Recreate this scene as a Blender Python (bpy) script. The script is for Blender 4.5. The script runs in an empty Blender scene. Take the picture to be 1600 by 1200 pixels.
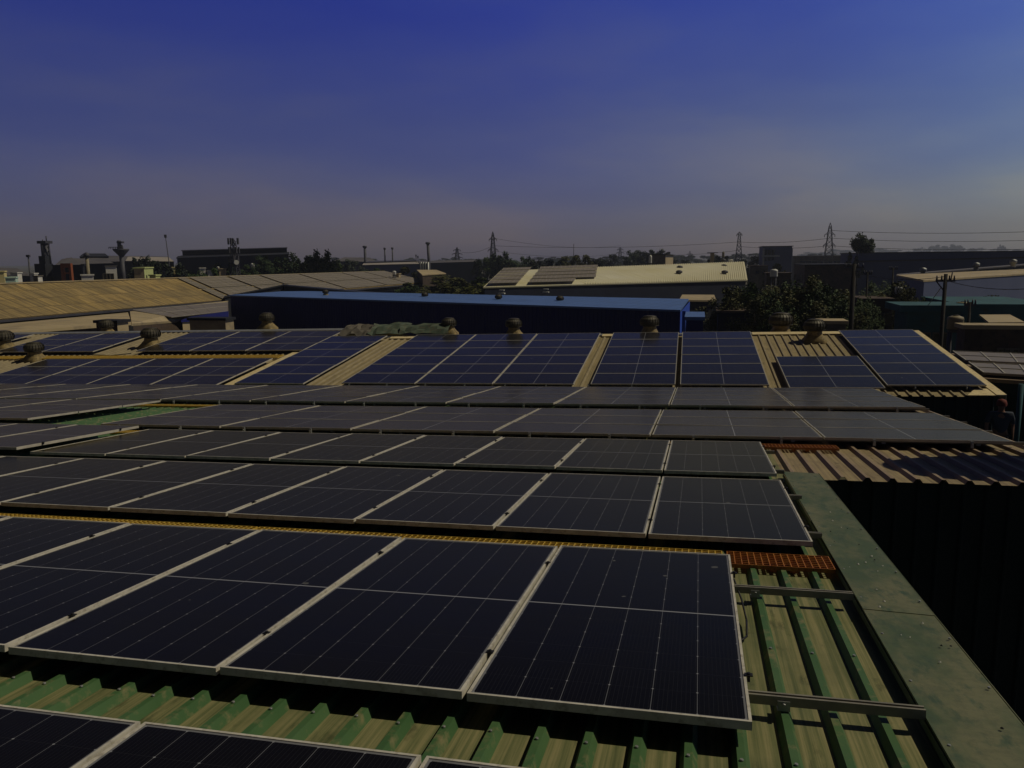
import bpy, math, random
from mathutils import Vector, Matrix
random.seed(7)
sc = bpy.context.scene
col = sc.collection
# ------------------------------------------------------------------ view geometry
FPX = 1224.0
up = Vector((-.010, math.cos(math.atan(195/FPX)), math.sin(math.atan(195/FPX)))).normalized()
Uc = Vector((0.97258451, -0.00453939, 0.23250541)).normalized()
Vc = Vector((0.23224539, 0.07009335, -0.97012834)); Vc = (Vc - Uc*Vc.dot(Uc)).normalized()
Xw = (Uc - up*Uc.dot(up)).normalized()
Yw = up.cross(Xw)
M = Matrix((Xw, Yw, up))                     # viewer axes -> world axes
HC = 10.0
CAM = Vector((0, 0, HC))
U = M @ Uc; V = M @ Vc; N = U.cross(V)
O = CAM + M @ Vector((0.92538149, -1.28592343, -2.98195025))
Uf = (M @ Vector((0.9754238, -0.00370055, 0.22030594))).normalized()   # the far slope, a little askew to the near one
Vf = M @ Vector((0.21339383, 0.26488976, -0.9403704)); Vf = (Vf - Uf*Vf.dot(Uf)).normalized(); Nf = Uf.cross(Vf)
Of = CAM + M @ Vector((5.1516584, -.00315728, -20.6969491))

def ray(px, py): return M @ Vector(((px-800)/FPX, -(py-600)/FPX, -1.0))
def at(px, py, d): return CAM + ray(px, py)*d
def on_plane(px, py, o, n):
    r = ray(px, py); return CAM + r*((o-CAM).dot(n)/r.dot(n))
def R(u, v, w=0): return O + U*u + V*v + N*w        # near slope coordinates
def F(u, s, w=0): return Of + Uf*u + Vf*s + Nf*w     # far slope coordinates
EY = Vector((0, 1, 0)); EX = Vector((1, 0, 0)); EZ = Vector((0, 0, 1))

# ------------------------------------------------------------------ object helpers
def tag(o, label=None, cat=None, group=None, kind=None):
    if label: o['label'] = label
    if cat: o['category'] = cat
    if group: o['group'] = group
    if kind: o['kind'] = kind
    return o
def empty(name, loc, label, cat, group=None):
    o = bpy.data.objects.new(name, None); col.objects.link(o); o.empty_display_size = .3
    o.location = loc
    return tag(o, label, cat, group)

class MB:
    def __init__(s): s.v = []; s.f = []; s.m = []; s.uv = []; s.sm = []
    def poly(s, pts, m=0, uv=None, sm=False):
        b = len(s.v); s.v += [Vector(p) for p in pts]; s.f.append(tuple(range(b, b+len(pts)))); s.m.append(m)
        s.uv.append(uv); s.sm.append(sm)
    def mesh(s, vs, fs, m=0, sm=False):
        b = len(s.v); s.v += [Vector(p) for p in vs]
        for f in fs: s.f.append(tuple(b+i for i in f)); s.m.append(m); s.uv.append(None); s.sm.append(sm)
    def box(s, o, a, b, c, m=0):
        # box from corner o with edge vectors a,b,c
        o = Vector(o); vs = [o, o+a, o+a+b, o+b, o+c, o+a+c, o+a+b+c, o+b+c]
        fs = [(0,3,2,1),(4,5,6,7),(0,1,5,4),(1,2,6,5),(2,3,7,6),(3,0,4,7)]
        if a.cross(b).dot(c) < 0: fs = [f[::-1] for f in fs]
        s.mesh(vs, fs, m)
    def cbox(s, c, hx, hy, hz, m=0):
        s.box(Vector(c)-Vector((hx, hy, hz)), Vector((2*hx,0,0)), Vector((0,2*hy,0)), Vector((0,0,2*hz)), m)
    def tube(s, a, b, r0, r1=None, n=6, m=0, cap=True, sm=True):
        a = Vector(a); b = Vector(b); r1 = r0 if r1 is None else r1
        d = (b-a).normalized(); t = d.orthogonal().normalized(); q = d.cross(t)
        vs = []
        for p, r in ((a, r0), (b, r1)):
            for i in range(n):
                an = 2*math.pi*i/n; vs.append(p+t*(r*math.cos(an))+q*(r*math.sin(an)))
        fs = [(i, (i+1) % n, n+(i+1) % n, n+i) for i in range(n)]
        base = len(s.v); s.mesh(vs, fs, m, sm)
        if cap:
            s.f.append(tuple(base+i for i in range(n))[::-1]); s.m.append(m); s.uv.append(None); s.sm.append(False)
            s.f.append(tuple(base+n+i for i in range(n))); s.m.append(m); s.uv.append(None); s.sm.append(False)
    def lathe(s, prof, n=24, c=(0,0,0), m=0, sm=True):
        c = Vector(c); base = len(s.v); vs = []
        for r, z in prof:
            for i in range(n):
                an = 2*math.pi*i/n; vs.append(c+Vector((r*math.cos(an), r*math.sin(an), z)))
        fs = []
        for k in range(len(prof)-1):
            for i in range(n):
                fs.append((k*n+i, k*n+(i+1) % n, (k+1)*n+(i+1) % n, (k+1)*n+i))
        s.mesh(vs, fs, m, sm)
    def build(s, name, mats, parent=None, loc=None):
        me = bpy.data.meshes.new(name)
        off = Vector(loc) if loc is not None else Vector((0, 0, 0))
        me.from_pydata([tuple(v-off) for v in s.v], [], s.f)
        if not isinstance(mats, (list, tuple)): mats = [mats]
        for x in mats: me.materials.append(x)
        me.polygons.foreach_set('material_index', s.m)
        me.polygons.foreach_set('use_smooth', s.sm)
        if any(u is not None for u in s.uv):
            ul = me.uv_layers.new(name='uv')
            for p, u in zip(me.polygons, s.uv):
                if u is None: continue
                for li, c in zip(p.loop_indices, u): ul.data[li].uv = c
        me.update()
        o = bpy.data.objects.new(name, me); col.objects.link(o)
        if loc is not None: o.location = off
        if parent is not None:
            o.parent = parent
            if parent.type == 'EMPTY' or parent.type == 'MESH':
                # geometry is given in world space: undo the parent's placement
                o.matrix_parent_inverse = wm(parent).inverted()
        return o
def wm(o):
    m = o.matrix_basis.copy(); p = o.parent
    if p is not None: m = wm(p) @ o.matrix_parent_inverse @ m
    return m
def copy_tree(o, parent=None, **kw):
    c = o.copy(); col.objects.link(c)
    if parent is not None: c.parent = parent; c.matrix_parent_inverse = o.matrix_parent_inverse
    for ch in KIDS.get(o.name, []): copy_tree_child(ch, c, o)
    return c
def copy_tree_child(ch, c, o):
    d = ch.copy(); col.objects.link(d); d.parent = c; d.matrix_parent_inverse = ch.matrix_parent_inverse
    for g in KIDS.get(ch.name, []): copy_tree_child(g, d, ch)
KIDS = {}
def index_kids():
    KIDS.clear()
    for o in bpy.data.objects:
        if o.parent: KIDS.setdefault(o.parent.name, []).append(o)

# ------------------------------------------------------------------ materials
def mat(name, base=(.5,.5,.5), rough=.7, metal=0, spec=.3):
    m = bpy.data.materials.new(name); m.use_nodes = True
    b = m.node_tree.nodes['Principled BSDF']
    b.inputs['Base Color'].default_value = (*base, 1); b.inputs['Roughness'].default_value = rough
    b.inputs['Metallic'].default_value = metal; b.inputs['Specular IOR Level'].default_value = spec
    return m
class NT:
    def __init__(s, m): s.t = m.node_tree; s.n = s.t.nodes; s.b = s.n['Principled BSDF']
    def new(s, k, **kw):
        x = s.n.new(k)
        for a, v in kw.items(): setattr(x, a, v)
        return x
    def link(s, a, b): s.t.links.new(a, b)
    def inp(s, x, i, v):
        if isinstance(v, (int, float, tuple)): x.inputs[i].default_value = v
        else: s.link(v, x.inputs[i])
    def math(s, op, a, b=0, c=0):
        x = s.new('ShaderNodeMath', operation=op); s.inp(x, 0, a); s.inp(x, 1, b)
        if op in ('MULTIPLY_ADD', 'SMOOTH_MIN', 'WRAP', 'COMPARE'): s.inp(x, 2, c)
        return x.outputs[0]
    def ramp(s, f, stops):
        x = s.new('ShaderNodeValToRGB'); s.link(f, x.inputs[0]); e = x.color_ramp.elements
        while len(e) < len(stops): e.new(.5)
        for q, (p, c) in zip(e, stops):
            q.position = p; q.color = (*c, 1) if len(c) == 3 else c
        return x.outputs[0]
    def mix(s, f, a, b, mode='MIX'):
        x = s.new('ShaderNodeMix', data_type='RGBA', blend_type=mode)
        s.inp(x, 0, f)
        for i, v in ((6, a), (7, b)):
            if isinstance(v, tuple): x.inputs[i].default_value = (*v[:3], 1)
            else: s.link(v, x.inputs[i])
        return x.outputs[2]
    def coord(s, kind='Object', scale=(1,1,1), rot=(0,0,0)):
        c = s.new('ShaderNodeTexCoord'); mp = s.new('ShaderNodeMapping')
        mp.inputs['Scale'].default_value = scale; mp.inputs['Rotation'].default_value = rot
        s.link(c.outputs[kind], mp.inputs[0]); return mp.outputs[0]
    def noise(s, vec, scale, detail=4, rough=.55, dist=0):
        x = s.new('ShaderNodeTexNoise'); s.link(vec, x.inputs[0]); x.inputs['Scale'].default_value = scale
        x.inputs['Detail'].default_value = detail; x.inputs['Roughness'].default_value = rough
        x.inputs['Distortion'].default_value = dist
        return x.outputs[0]
    def bump(s, h, strength=.3, dist=.02):
        x = s.new('ShaderNodeBump'); x.inputs['Strength'].default_value = strength
        x.inputs['Distance'].default_value = dist; s.link(h, x.inputs['Height']); s.link(x.outputs[0], s.b.inputs['Normal'])
    def col(s, v): s.link(v, s.b.inputs['Base Color'])

def grime(name, sc=22, amt=.4, dark=(.04,.05,.03)):
    t = NT(M_[name]); src = t.b.inputs['Base Color'].links[0].from_socket; v = t.coord('Object')
    f = t.ramp(t.noise(v, sc, 6, .75), [(.45, (0,0,0)), (.7, (amt,)*3)]); c = t.mix(f, src, dark)
    f2 = t.ramp(t.noise(t.coord('Object', (1.2, 7, 1)), 4, 5, .7), [(.5, (0,0,0)), (.72, (amt*.8,)*3)]); t.col(t.mix(f2, c, tuple(q*1.5 for q in dark)))
def noisy(name, c0, c1, scale=1.0, rough=.8, kind='Object', sc3=(1,1,1), c2=None, spec=.3, metal=0, bump=0, contrast=(.35,.65)):
    """two or three tone weathered surface"""
    m = mat(name, c0, rough, metal, spec); t = NT(m)
    v = t.coord(kind, sc3)
    n1 = t.noise(v, scale, 6, .6)
    c = t.ramp(n1, [(contrast[0], c0), (contrast[1], c1)])
    if c2:
        n2 = t.noise(v, scale*3.7, 5, .65)
        f = t.ramp(n2, [(.52, (0,0,0)), (.68, (1,1,1))])
        c = t.mix(f, c, c2)
    t.col(c)
    if bump: t.bump(n1, bump, .01)
    return m

def cell_material(name, cell, line=(.35,.36,.4), rough=.16, dust=.02, finger=.07, dustcol=(.2,.17,.14), colw=.38, gloss=(.75,.68,.42), ior=1.38, midw=.85):
    m = mat(name, cell, rough, 0, .32); t = NT(m)
    tc = t.new('ShaderNodeTexCoord'); sp = t.new('ShaderNodeSeparateXYZ'); t.link(tc.outputs['Object'], sp.inputs[0])
    x, y = sp.outputs[0], sp.outputs[1]
    px, py = .1815, .1845
    fx = t.math('ABSOLUTE', t.math('SUBTRACT', t.math('FRACT', t.math('ADD', t.math('DIVIDE', x, px), .5)), .5))   # 0 on a column line
    dx = t.math('MULTIPLY', fx, px)
    ay = t.math('ABSOLUTE', y)
    fy = t.math('ABSOLUTE', t.math('SUBTRACT', t.math('FRACT', t.math('ADD', t.math('DIVIDE', ay, py), .5)), .5))
    dy = t.math('MULTIPLY', fy, py)
    lx = t.math('LESS_THAN', dx, .0013)
    ly = t.math('MULTIPLY', t.math('LESS_THAN', dy, .0007), .05)
    mid = t.math('LESS_THAN', ay, .0058)
    dia = t.math('MULTIPLY', t.math('LESS_THAN', t.math('ADD', dx, dy), .006), .7)
    edge = t.math('MAXIMUM', t.math('GREATER_THAN', t.math('ABSOLUTE', x), .5455), t.math('GREATER_THAN', ay, 1.1075))
    ln = t.math('MAXIMUM', t.math('MAXIMUM', t.math('MULTIPLY', lx, colw), ly), t.math('MAXIMUM', t.math('MULTIPLY', mid, midw), t.math('MAXIMUM', dia, t.math('MULTIPLY', edge, .5))))
    # bus wires, ten to a cell
    bw = t.math('ABSOLUTE', t.math('SUBTRACT', t.math('FRACT', t.math('DIVIDE', x, .01815)), .5))
    bus = t.math('MULTIPLY', t.math('LESS_THAN', bw, .035), finger)
    oi = t.new('ShaderNodeObjectInfo')
    vec = t.coord('Object', (1,1,1))
    add = t.new('ShaderNodeVectorMath', operation='ADD'); t.link(vec, add.inputs[0])
    cb = t.new('ShaderNodeCombineXYZ'); t.link(t.math('MULTIPLY', oi.outputs['Random'], 40), cb.inputs[0]); t.link(cb.outputs[0], add.inputs[1])
    n = t.noise(add.outputs[0], 2.2, 6, .62)
    n2 = t.noise(add.outputs[0], 26, 5, .7)
    # per cell tone difference
    base = t.mix(t.math('MULTIPLY', oi.outputs['Random'], .45), cell, tuple(min(1, c*1.7) for c in cell))
    c = t.mix(ln, base, line)
    c = t.mix(bus, c, tuple(q*.55 for q in line))
    dm = t.math('MULTIPLY', t.math('ADD', t.math('MULTIPLY', n, .8), t.math('MULTIPLY', n2, .5)), dust*1.6)
    dm = t.math('ADD', dm, t.math('MULTIPLY', oi.outputs['Random'], dust*.6))
    # dirt gathered along the low rim of the module
    rim = t.math('MULTIPLY', t.ramp(t.math('ADD', ay, t.math('MULTIPLY', n2, .05)), [(.0, (0,0,0)), (1, (1,1,1))]), 0)
    bird = t.ramp(t.noise(add.outputs[0], 7.5, 1, .4), [(.79, (0,0,0)), (.80, (1,1,1))])
    c = t.mix(dm, c, dustcol)
    c = t.mix(t.math('MULTIPLY', bird, .22), c, (.4,.4,.36))
    rr = t.math('ADD', t.math('MULTIPLY', n, .14), rough)
    # dusty anti-reflective glass: a weak, grime-tinted mirror over the cells
    df = t.new('ShaderNodeBsdfDiffuse'); t.link(c, df.inputs[0]); gl = t.new('ShaderNodeBsdfGlossy'); gl.inputs[0].default_value = (*gloss, 1)
    t.link(rr, gl.inputs['Roughness']); fr = t.new('ShaderNodeFresnel'); fr.inputs[0].default_value = ior
    mx = t.new('ShaderNodeMixShader'); t.link(fr.outputs[0], mx.inputs[0]); t.link(df.outputs[0], mx.inputs[1]); t.link(gl.outputs[0], mx.inputs[2])
    t.link(mx.outputs[0], m.node_tree.nodes['Material Output'].inputs['Surface']); m.node_tree.nodes.remove(t.b)
    return m

def ribbed_sheet_mat(name, pan, pan2, stain, along='V'):
    m = mat(name, pan, .75, 0, .25); t = NT(m)
    v = t.coord('UV', (30, .45, 1)); n = t.noise(v, 1.0, 7, .7)
    v2 = t.coord('UV', (1, 1, 1)); n2 = t.noise(v2, 1.3, 6, .6); n3 = t.noise(v2, 18, 4, .7)
    c = t.ramp(n, [(.34, stain), (.46, pan2), (.58, pan)])
    c = t.mix(t.ramp(n2, [(.45, (0,0,0)), (.75, (.75,.75,.75))]), c, stain)
    c = t.mix(t.math('MULTIPLY', n3, .35), c, pan2)
    n4 = t.noise(t.coord('UV', (7, 2.2, 1)), 1.0, 5, .7)
    c = t.mix(t.ramp(n4, [(.56, (0,0,0)), (.66, (.55,.55,.55))]), c, tuple(q*.5 for q in stain))
    t.col(c); return m

M_ = {}
def setup_materials():
    D = M_
    D['cell'] = cell_material('module_glass_near', (.0035,.0035,.006), dust=.007, gloss=(.70,.62,.34), ior=1.34)
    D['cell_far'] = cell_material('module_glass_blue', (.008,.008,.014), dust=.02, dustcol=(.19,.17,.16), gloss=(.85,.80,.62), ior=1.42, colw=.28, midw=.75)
    D['cell_dusty'] = cell_material('module_glass_dusty', (.007,.0065,.010), dust=.055, gloss=(.74,.67,.45), colw=.7, midw=1.0)
    D['frame'] = noisy('module_frame_aluminium', (.44,.42,.36), (.62,.59,.51), 6, .5, c2=(.34,.31,.25), metal=0)
    D['frame_far'] = noisy('module_frame_weathered', (.36,.34,.29), (.48,.45,.38), 6, .6)
    D['alu'] = noisy('rail_aluminium', (.20,.19,.15), (.30,.28,.22), 8, .5, metal=.2)
    D['galv'] = noisy('galvanised_steel', (.25,.26,.26), (.36,.37,.36), 5, .5, metal=.5)
    D['black'] = mat('black_rubber', (.012,.012,.014), .6)
    D['gpan'] = ribbed_sheet_mat('green_sheet_dusty_pan', (.27,.245,.12), (.15,.16,.07), (.06,.08,.035))
    D['grib'] = noisy('green_sheet_rib', (.04,.105,.035), (.065,.135,.05), 2.2, .65, c2=(.19,.18,.085), sc3=(1,1,1), spec=.35)
    D['tpan'] = ribbed_sheet_mat('tan_sheet_pan', (.35,.28,.155), (.26,.205,.115), (.15,.11,.075))
    D['trib'] = noisy('tan_sheet_rib', (.23,.17,.12), (.31,.23,.15), 3, .7)
    D['fpan'] = ribbed_sheet_mat('far_slope_sheet', (.38,.30,.16), (.27,.22,.12), (.18,.15,.09))
    D['frib'] = noisy('far_slope_rib', (.22,.18,.11), (.30,.25,.15), 3, .7)
    D['cream'] = noisy('cream_flashing', (.62,.50,.27), (.72,.60,.34), 2.5, .6, c2=(.42,.34,.2))
    D['coping'] = noisy('green_coping', (.065,.10,.05), (.15,.155,.085), 3.6, .62, c2=(.05,.085,.05), sc3=(1,.45,1), bump=.3, contrast=(.4,.6))
    grime('coping')
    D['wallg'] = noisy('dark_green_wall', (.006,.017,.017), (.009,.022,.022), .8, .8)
    D['grate'] = noisy('orange_grating', (.30,.09,.02), (.44,.18,.035), 9, .65, c2=(.2,.06,.015))
    D['gratey'] = noisy('yellow_grating', (.55,.36,.06), (.66,.46,.09), 9, .6, c2=(.4,.26,.05))
    D['ventbase'] = noisy('vent_skirt', (.15,.115,.05), (.34,.25,.10), 5, .7, c2=(.08,.06,.03))
    D['venthead'] = noisy('vent_turbine_metal', (.045,.042,.03), (.085,.075,.055), 6, .55, c2=(.03,.024,.018), metal=.3)
    D['tarp'] = noisy('crumpled_green_sheet', (.06,.085,.06), (.10,.13,.095), 2.5, .65, c2=(.13,.11,.075))
    D['blueroof'] = noisy('blue_roof_sheet', (.085,.16,.38), (.10,.19,.46), .14, .5, sc3=(1,6,1), c2=(.075,.12,.26), kind='UV')
    bt = NT(D['blueroof']); bv = bt.coord('UV'); bs_ = bt.new('ShaderNodeSeparateXYZ'); bt.link(bv, bs_.inputs[0])
    fr_ = bt.math('ABSOLUTE', bt.math('SUBTRACT', bt.math('FRACT', bt.math('DIVIDE', bs_.outputs[0], 1.1)), .5)); src = bt.b.inputs['Base Color'].links[0].from_socket
    bt.col(bt.mix(bt.math('MULTIPLY', bt.math('LESS_THAN', fr_, .06), .45), src, (.04,.08,.2)))
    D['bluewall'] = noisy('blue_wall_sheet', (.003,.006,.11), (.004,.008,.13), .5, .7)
    D['bluewall_lit'] = mat('blue_wall_sunlit', (.03,.09,.55), .6)  # sunlit end of the blue hall wall, light put into a brighter blue
    D['asb'] = sheet_roof_mat()
    D['array'] = noisy('far_array_dusty', (.185,.16,.125), (.23,.20,.155), .35, .5, kind='UV', c2=(.15,.135,.12))
    D['whiteroof'] = white_roof_mat()
    D['dark'] = noisy('dark_shed_wall', (.012,.014,.022), (.02,.022,.03), .3, .8)
    D['navy'] = noisy('navy_shed_wall', (.014,.018,.04), (.02,.026,.055), .3, .8)
    D['slate'] = noisy('slate_blue_cladding', (.08,.10,.19), (.10,.12,.22), .12, .7)
    D['greyroof'] = noisy('grey_shed_roof', (.085,.08,.085), (.13,.12,.12), .1, .7)
    D['palestrip'] = noisy('pale_roof_strip', (.30,.27,.24), (.38,.34,.3), .2, .7)
    D['tanroof2'] = noisy('buff_roof', (.36,.29,.17), (.46,.37,.22), .15, .7, c2=(.27,.22,.15))
    D['concrete'] = noisy('weathered_concrete', (.10,.09,.075), (.17,.15,.12), .6, .85, c2=(.06,.055,.045))
    D['brick'] = noisy('brown_brick', (.06,.045,.035), (.10,.07,.05), .9, .85, c2=(.04,.03,.03))
    D['white'] = noisy('whitewash', (.62,.60,.55), (.75,.73,.68), .8, .8, c2=(.5,.47,.4))
    D['mint'] = noisy('mint_paint', (.45,.60,.50), (.55,.70,.58), .8, .8)
    D['yellow'] = noisy('yellow_paint', (.60,.50,.22), (.68,.58,.28), .8, .8)
    D['lime'] = noisy('lime_paint', (.45,.50,.20), (.52,.58,.26), .8, .8)
    D['teal'] = noisy('teal_paint', (.026,.085,.10), (.038,.115,.135), .4, .8, c2=(.03,.065,.065))
    D['orange'] = mat('orange_steel', (.26,.075,.03), .7)
    D['red'] = mat('red_cloth', (.16,.035,.025), .8)
    D['steel'] = noisy('dark_structural_steel', (.045,.045,.06), (.075,.075,.09), .5, .6)
    D['tankw'] = noisy('white_plastic_tank', (.60,.60,.56), (.7,.7,.66), 1.5, .5)
    D['tankd'] = noisy('dirty_tank', (.20,.17,.11), (.28,.24,.15), 1.5, .6)
    D['window'] = mat('window_glass', (.01,.012,.018), .15, 0, .5)
    D['wood'] = noisy('tree_bark', (.05,.038,.028), (.08,.062,.045), 3, .9)
    D['pole'] = noisy('pole_concrete', (.02,.018,.017), (.035,.031,.028), 2, .9)
    D['skin'] = mat('skin', (.25,.13,.08), .6)
    D['cloth_dark'] = mat('dark_trousers', (.015,.017,.03), .9)
    D['cloth_blue'] = mat('grey_blue_shirt', (.05,.06,.08), .9)
    D['wire'] = mat('power_wire', (.03,.03,.035), .6)
    for k, c0, c1 in (('leaf_a', (.020,.040,.009), (.045,.075,.018)), ('leaf_b', (.036,.042,.010), (.085,.085,.022)),
                      ('leaf_c', (.012,.026,.010), (.028,.048,.016)), ('leaf_d', (.02,.03,.02), (.035,.048,.03)),
                      ('leaf_e', (.05,.06,.012), (.10,.11,.025))):
        m = mat(k, c0, .7, 0, .2); t = NT(m)
        g = t.new('ShaderNodeNewGeometry')
        t.col(t.mix(g.outputs['Random Per Island'], c0, c1)); D[k] = m
    g = mat('ground_earth', (.1,.09,.06), .95); t = NT(g); v = t.coord('Object')
    c = t.ramp(t.noise(v, .02, 8, .65), [(.38, (.035,.045,.02)), (.5, (.085,.075,.045)), (.64, (.15,.125,.085))])
    c = t.mix(t.ramp(t.noise(v, .3, 6, .6), [(.4, (0,0,0)), (.7, (.6,.6,.6))]), c, (.04,.05,.022)); t.col(c); D['ground'] = g

def sheet_roof_mat():
    """buff cement sheets laid in courses, each sheet weathered differently"""
    m = mat('buff_cement_sheets', (.4,.3,.14), .85, 0, .2); t = NT(m)
    v = t.coord('UV')
    b = t.new('ShaderNodeTexBrick'); t.link(v, b.inputs[0])
    b.inputs['Color1'].default_value = (.42,.30,.125,1); b.inputs['Color2'].default_value = (.25,.19,.09,1)
    b.inputs['Mortar'].default_value = (.08,.06,.035,1); b.inputs['Scale'].default_value = 1
    b.inputs['Brick Width'].default_value = 1.5; b.inputs['Row Height'].default_value = 2.1
    b.inputs['Mortar Size'].default_value = .055; b.inputs['Bias'].default_value = .15
    b.offset = .0; b.inputs['Mortar Smooth'].default_value = .4
    # mapping turns courses so that bricks run down the slope
    n = t.noise(v, .25, 6, .6); n2 = t.noise(t.coord('UV', (3, .3, 1)), 1, 6, .65)
    c = t.mix(t.ramp(n, [(.45, (0,0,0)), (.7, (.5,.5,.5))]), b.outputs[0], (.44,.30,.09))
    c = t.mix(t.ramp(n2, [(.42, (0,0,0)), (.62, (.85,.85,.85))]), c, (.13,.10,.06)); t.col(c)
    return m
def white_roof_mat():
    m = mat('cream_white_roof_sheet', (.62,.58,.4), .6, 0, .3); t = NT(m)
    v = t.coord('UV'); s = t.new('ShaderNodeSeparateXYZ'); t.link(v, s.inputs[0])
    n = t.noise(v, .06, 5, .6)
    c = t.ramp(n, [(.35, (.58,.53,.31)), (.65, (.68,.66,.53))])
    n3 = t.noise(t.coord('UV', (2.5, .12, 1)), 1, 5, .6)
    c = t.mix(t.ramp(n3, [(.45, (0,0,0)), (.7, (.5,.5,.5))]), c, (.40,.36,.22)); t.col(c)
    return m

# ------------------------------------------------------------------ generic builders
def uvq(pts):
    """metric UVs for a planar quad a,b,c,d: u along a->b, v along a->d"""
    a = pts[0]; e = (pts[1]-a).normalized(); n = (pts[1]-a).cross(pts[-1]-a).normalized(); g = n.cross(e)
    return [((p-a).dot(e), (p-a).dot(g)) for p in pts]
def slab(mb, pts, th=.15, m=0):
    pts = [Vector(p) for p in pts]; n = (pts[1]-pts[0]).cross(pts[-1]-pts[0]).normalized()
    if n.z < 0: pts = pts[::-1]; n = -n; 
    uv = uvq(pts); mb.poly(pts, m, uv); lo = [p-n*th for p in pts]; mb.poly(lo[::-1], m, uv[::-1])
    k = len(pts)
    for i in range(k):
        j = (i+1) % k; q = [pts[i], lo[i], lo[j], pts[j]]; mb.poly(q, m, uvq(q))
def ribbed(mb, P, x0, x1, y0, y1, pitch, h, cw, sw, mp=0, mr=1, phase=0, wpan=0, seg=1, jit=0):
    """trapezoid sheet: P(x,y,w) gives space; ribs run along y"""
    import math as _m
    prof = []
    k0 = _m.floor((x0-phase)/pitch)-1
    k = k0; xs = []
    while True:
        c = phase+k*pitch
        if c-pitch/2 > x1: break
        xs += [(c-cw/2-sw, 0), (c-cw/2, h), (c+cw/2, h), (c+cw/2+sw, 0)]
        k += 1
    # flat minor swages are in the dust pattern; clip to range
    pts = []
    for i, (x, w) in enumerate(xs):
        if x0 <= x <= x1: pts.append((x, w))
    if not pts: return
    if pts[0][0] > x0+1e-4: pts.insert(0, (x0, 0 if pts[0][1] == 0 else pts[0][1]))
    if pts[-1][0] < x1-1e-4: pts.append((x1, 0 if pts[-1][1] == 0 else pts[-1][1]))
    ys = [y0+(y1-y0)*i/seg for i in range(seg+1)]
    for (a, wa), (b, wb) in zip(pts, pts[1:]):
        r = not (wa == 0 and wb == 0)
        for ya, yb in zip(ys, ys[1:]):
            mb.poly([P(a, ya, wpan+wa), P(b, ya, wpan+wb), P(b, yb, wpan+wb), P(a, yb, wpan+wa)], mr if r else mp,
                    [(a, ya), (b, ya), (b, yb), (a, yb)])

setup_materials()
m_ = M_
# ================================================================== GROUND
g = MB(); g.poly([(-4000,-1500,0),(4000,-1500,0),(4000,6000,0),(-4000,6000,0)]); 
tag(g.build('ground', m_['ground']), kind='structure')

# ================================================================== OUR FACTORY ROOF
PAN = -.140; RIB = .040
fb = empty('factory_building', R(0, 6, -8), 'long low factory building under the solar rows, green ribbed roof and valley', 'building')
b = MB(); ribbed(b, R, -36, .70, -4, 18.0, .1925, RIB, .030, .019, 0, 1, phase=.331, wpan=PAN); o = b.build('near_roof', [m_['gpan'], m_['grib']], fb)
o['label'] = 'green ribbed roof slope with dusty pans'
b = MB(); ribbed(b, R, .70, 4.05, 5.85, 18.0, .245, .04, .035, .03, 0, 1, phase=.06, wpan=PAN-.01)
o = b.build('side_roof', [m_['tpan'], m_['trib']], fb); o['label'] = 'tan ribbed roof sheets above the dark drop'
b = MB()
ribbed(b, F, 1.5, 6.86, -.45, 7.1, .25, .04, .035, .03, 0, 1, phase=.1, wpan=-.17)
ribbed(b, F, -13.75, 1.5, -.6, 7.1, .25, .04, .035, .03, 0, 1, phase=.1, wpan=-.17)
ribbed(b, F, -42, -13.75, -.7, 8.7, .25, .04, .035, .03, 0, 1, phase=.1, wpan=-.17)
o = b.build('far_roof', [m_['fpan'], m_['frib']], fb); o['label'] = 'tan ribbed roof slope rising to the far ridge'
# back slope beyond the ridge
b = MB()
def back(u0, u1, s):
    a, c = F(u0, s, -.17), F(u1, s, -.17)
    d = EY*7 - EZ*.9
    b.poly([a, c, c+d, a+d], 0, [(0,0),(u1-u0,0),(u1-u0,7),(0,7)])
back(-42, -13.75, 8.7); back(-13.75, 6.86, 7.1)
b.build('back_roof', m_['fpan'], fb)
# ridge flashings
b = MB()
def ridge(u0, u1, s, w=.3, m=0):
    q = [F(u0, s-w, -.115), F(u1, s-w, -.115), F(u1, s, -.105), F(u0, s, -.105)]
    slab(b, q, .02, m)
    d = EY*w - EZ*.05
    q2 = [F(u0, s+.002, -.105), F(u1, s+.002, -.105), F(u1, s+.002, -.105)+d, F(u0, s+.002, -.105)+d]; slab(b, q2, .02, m)
ridge(1.65, 6.86, 7.2, .34, 0); ridge(-3.5, -3.1, 7.15, .32, 0); ridge(-11.55, -10.45, 7.15, .36, 0)
o = b.build('ridge_flashing', m_['cream'], fb); o['label'] = 'cream ridge flashing'
b = MB(); ridge(-13.7, -11.55, 7.2, .2); ridge(-10.45, -3.5, 7.2, .2); ridge(-3.1, 1.65, 7.2, .2); ridge(-42, -13.7, 8.85, .3)
o = b.build('ridge_cap', m_['galv'], fb); o['label'] = 'grey ridge capping'
# barge board at the right gable
b = MB(); slab(b, [F(6.73, -.5, -.10), F(6.93, -.5, -.10), F(6.93, 7.2, -.10), F(6.73, 7.2, -.10)], .03)
b.box(F(6.93, -.5, -.28), Vf*7.7, Uf*.02, Nf*.18)
slab(b, [F(6.1, -.49, -.118), F(6.73, -.49, -.118), F(6.73, .1, -.118), F(6.45, .1, -.118)], .015)
o = b.build('barge_board', m_['cream'], fb); o['label'] = 'cream barge flashing at the right gable'
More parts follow.
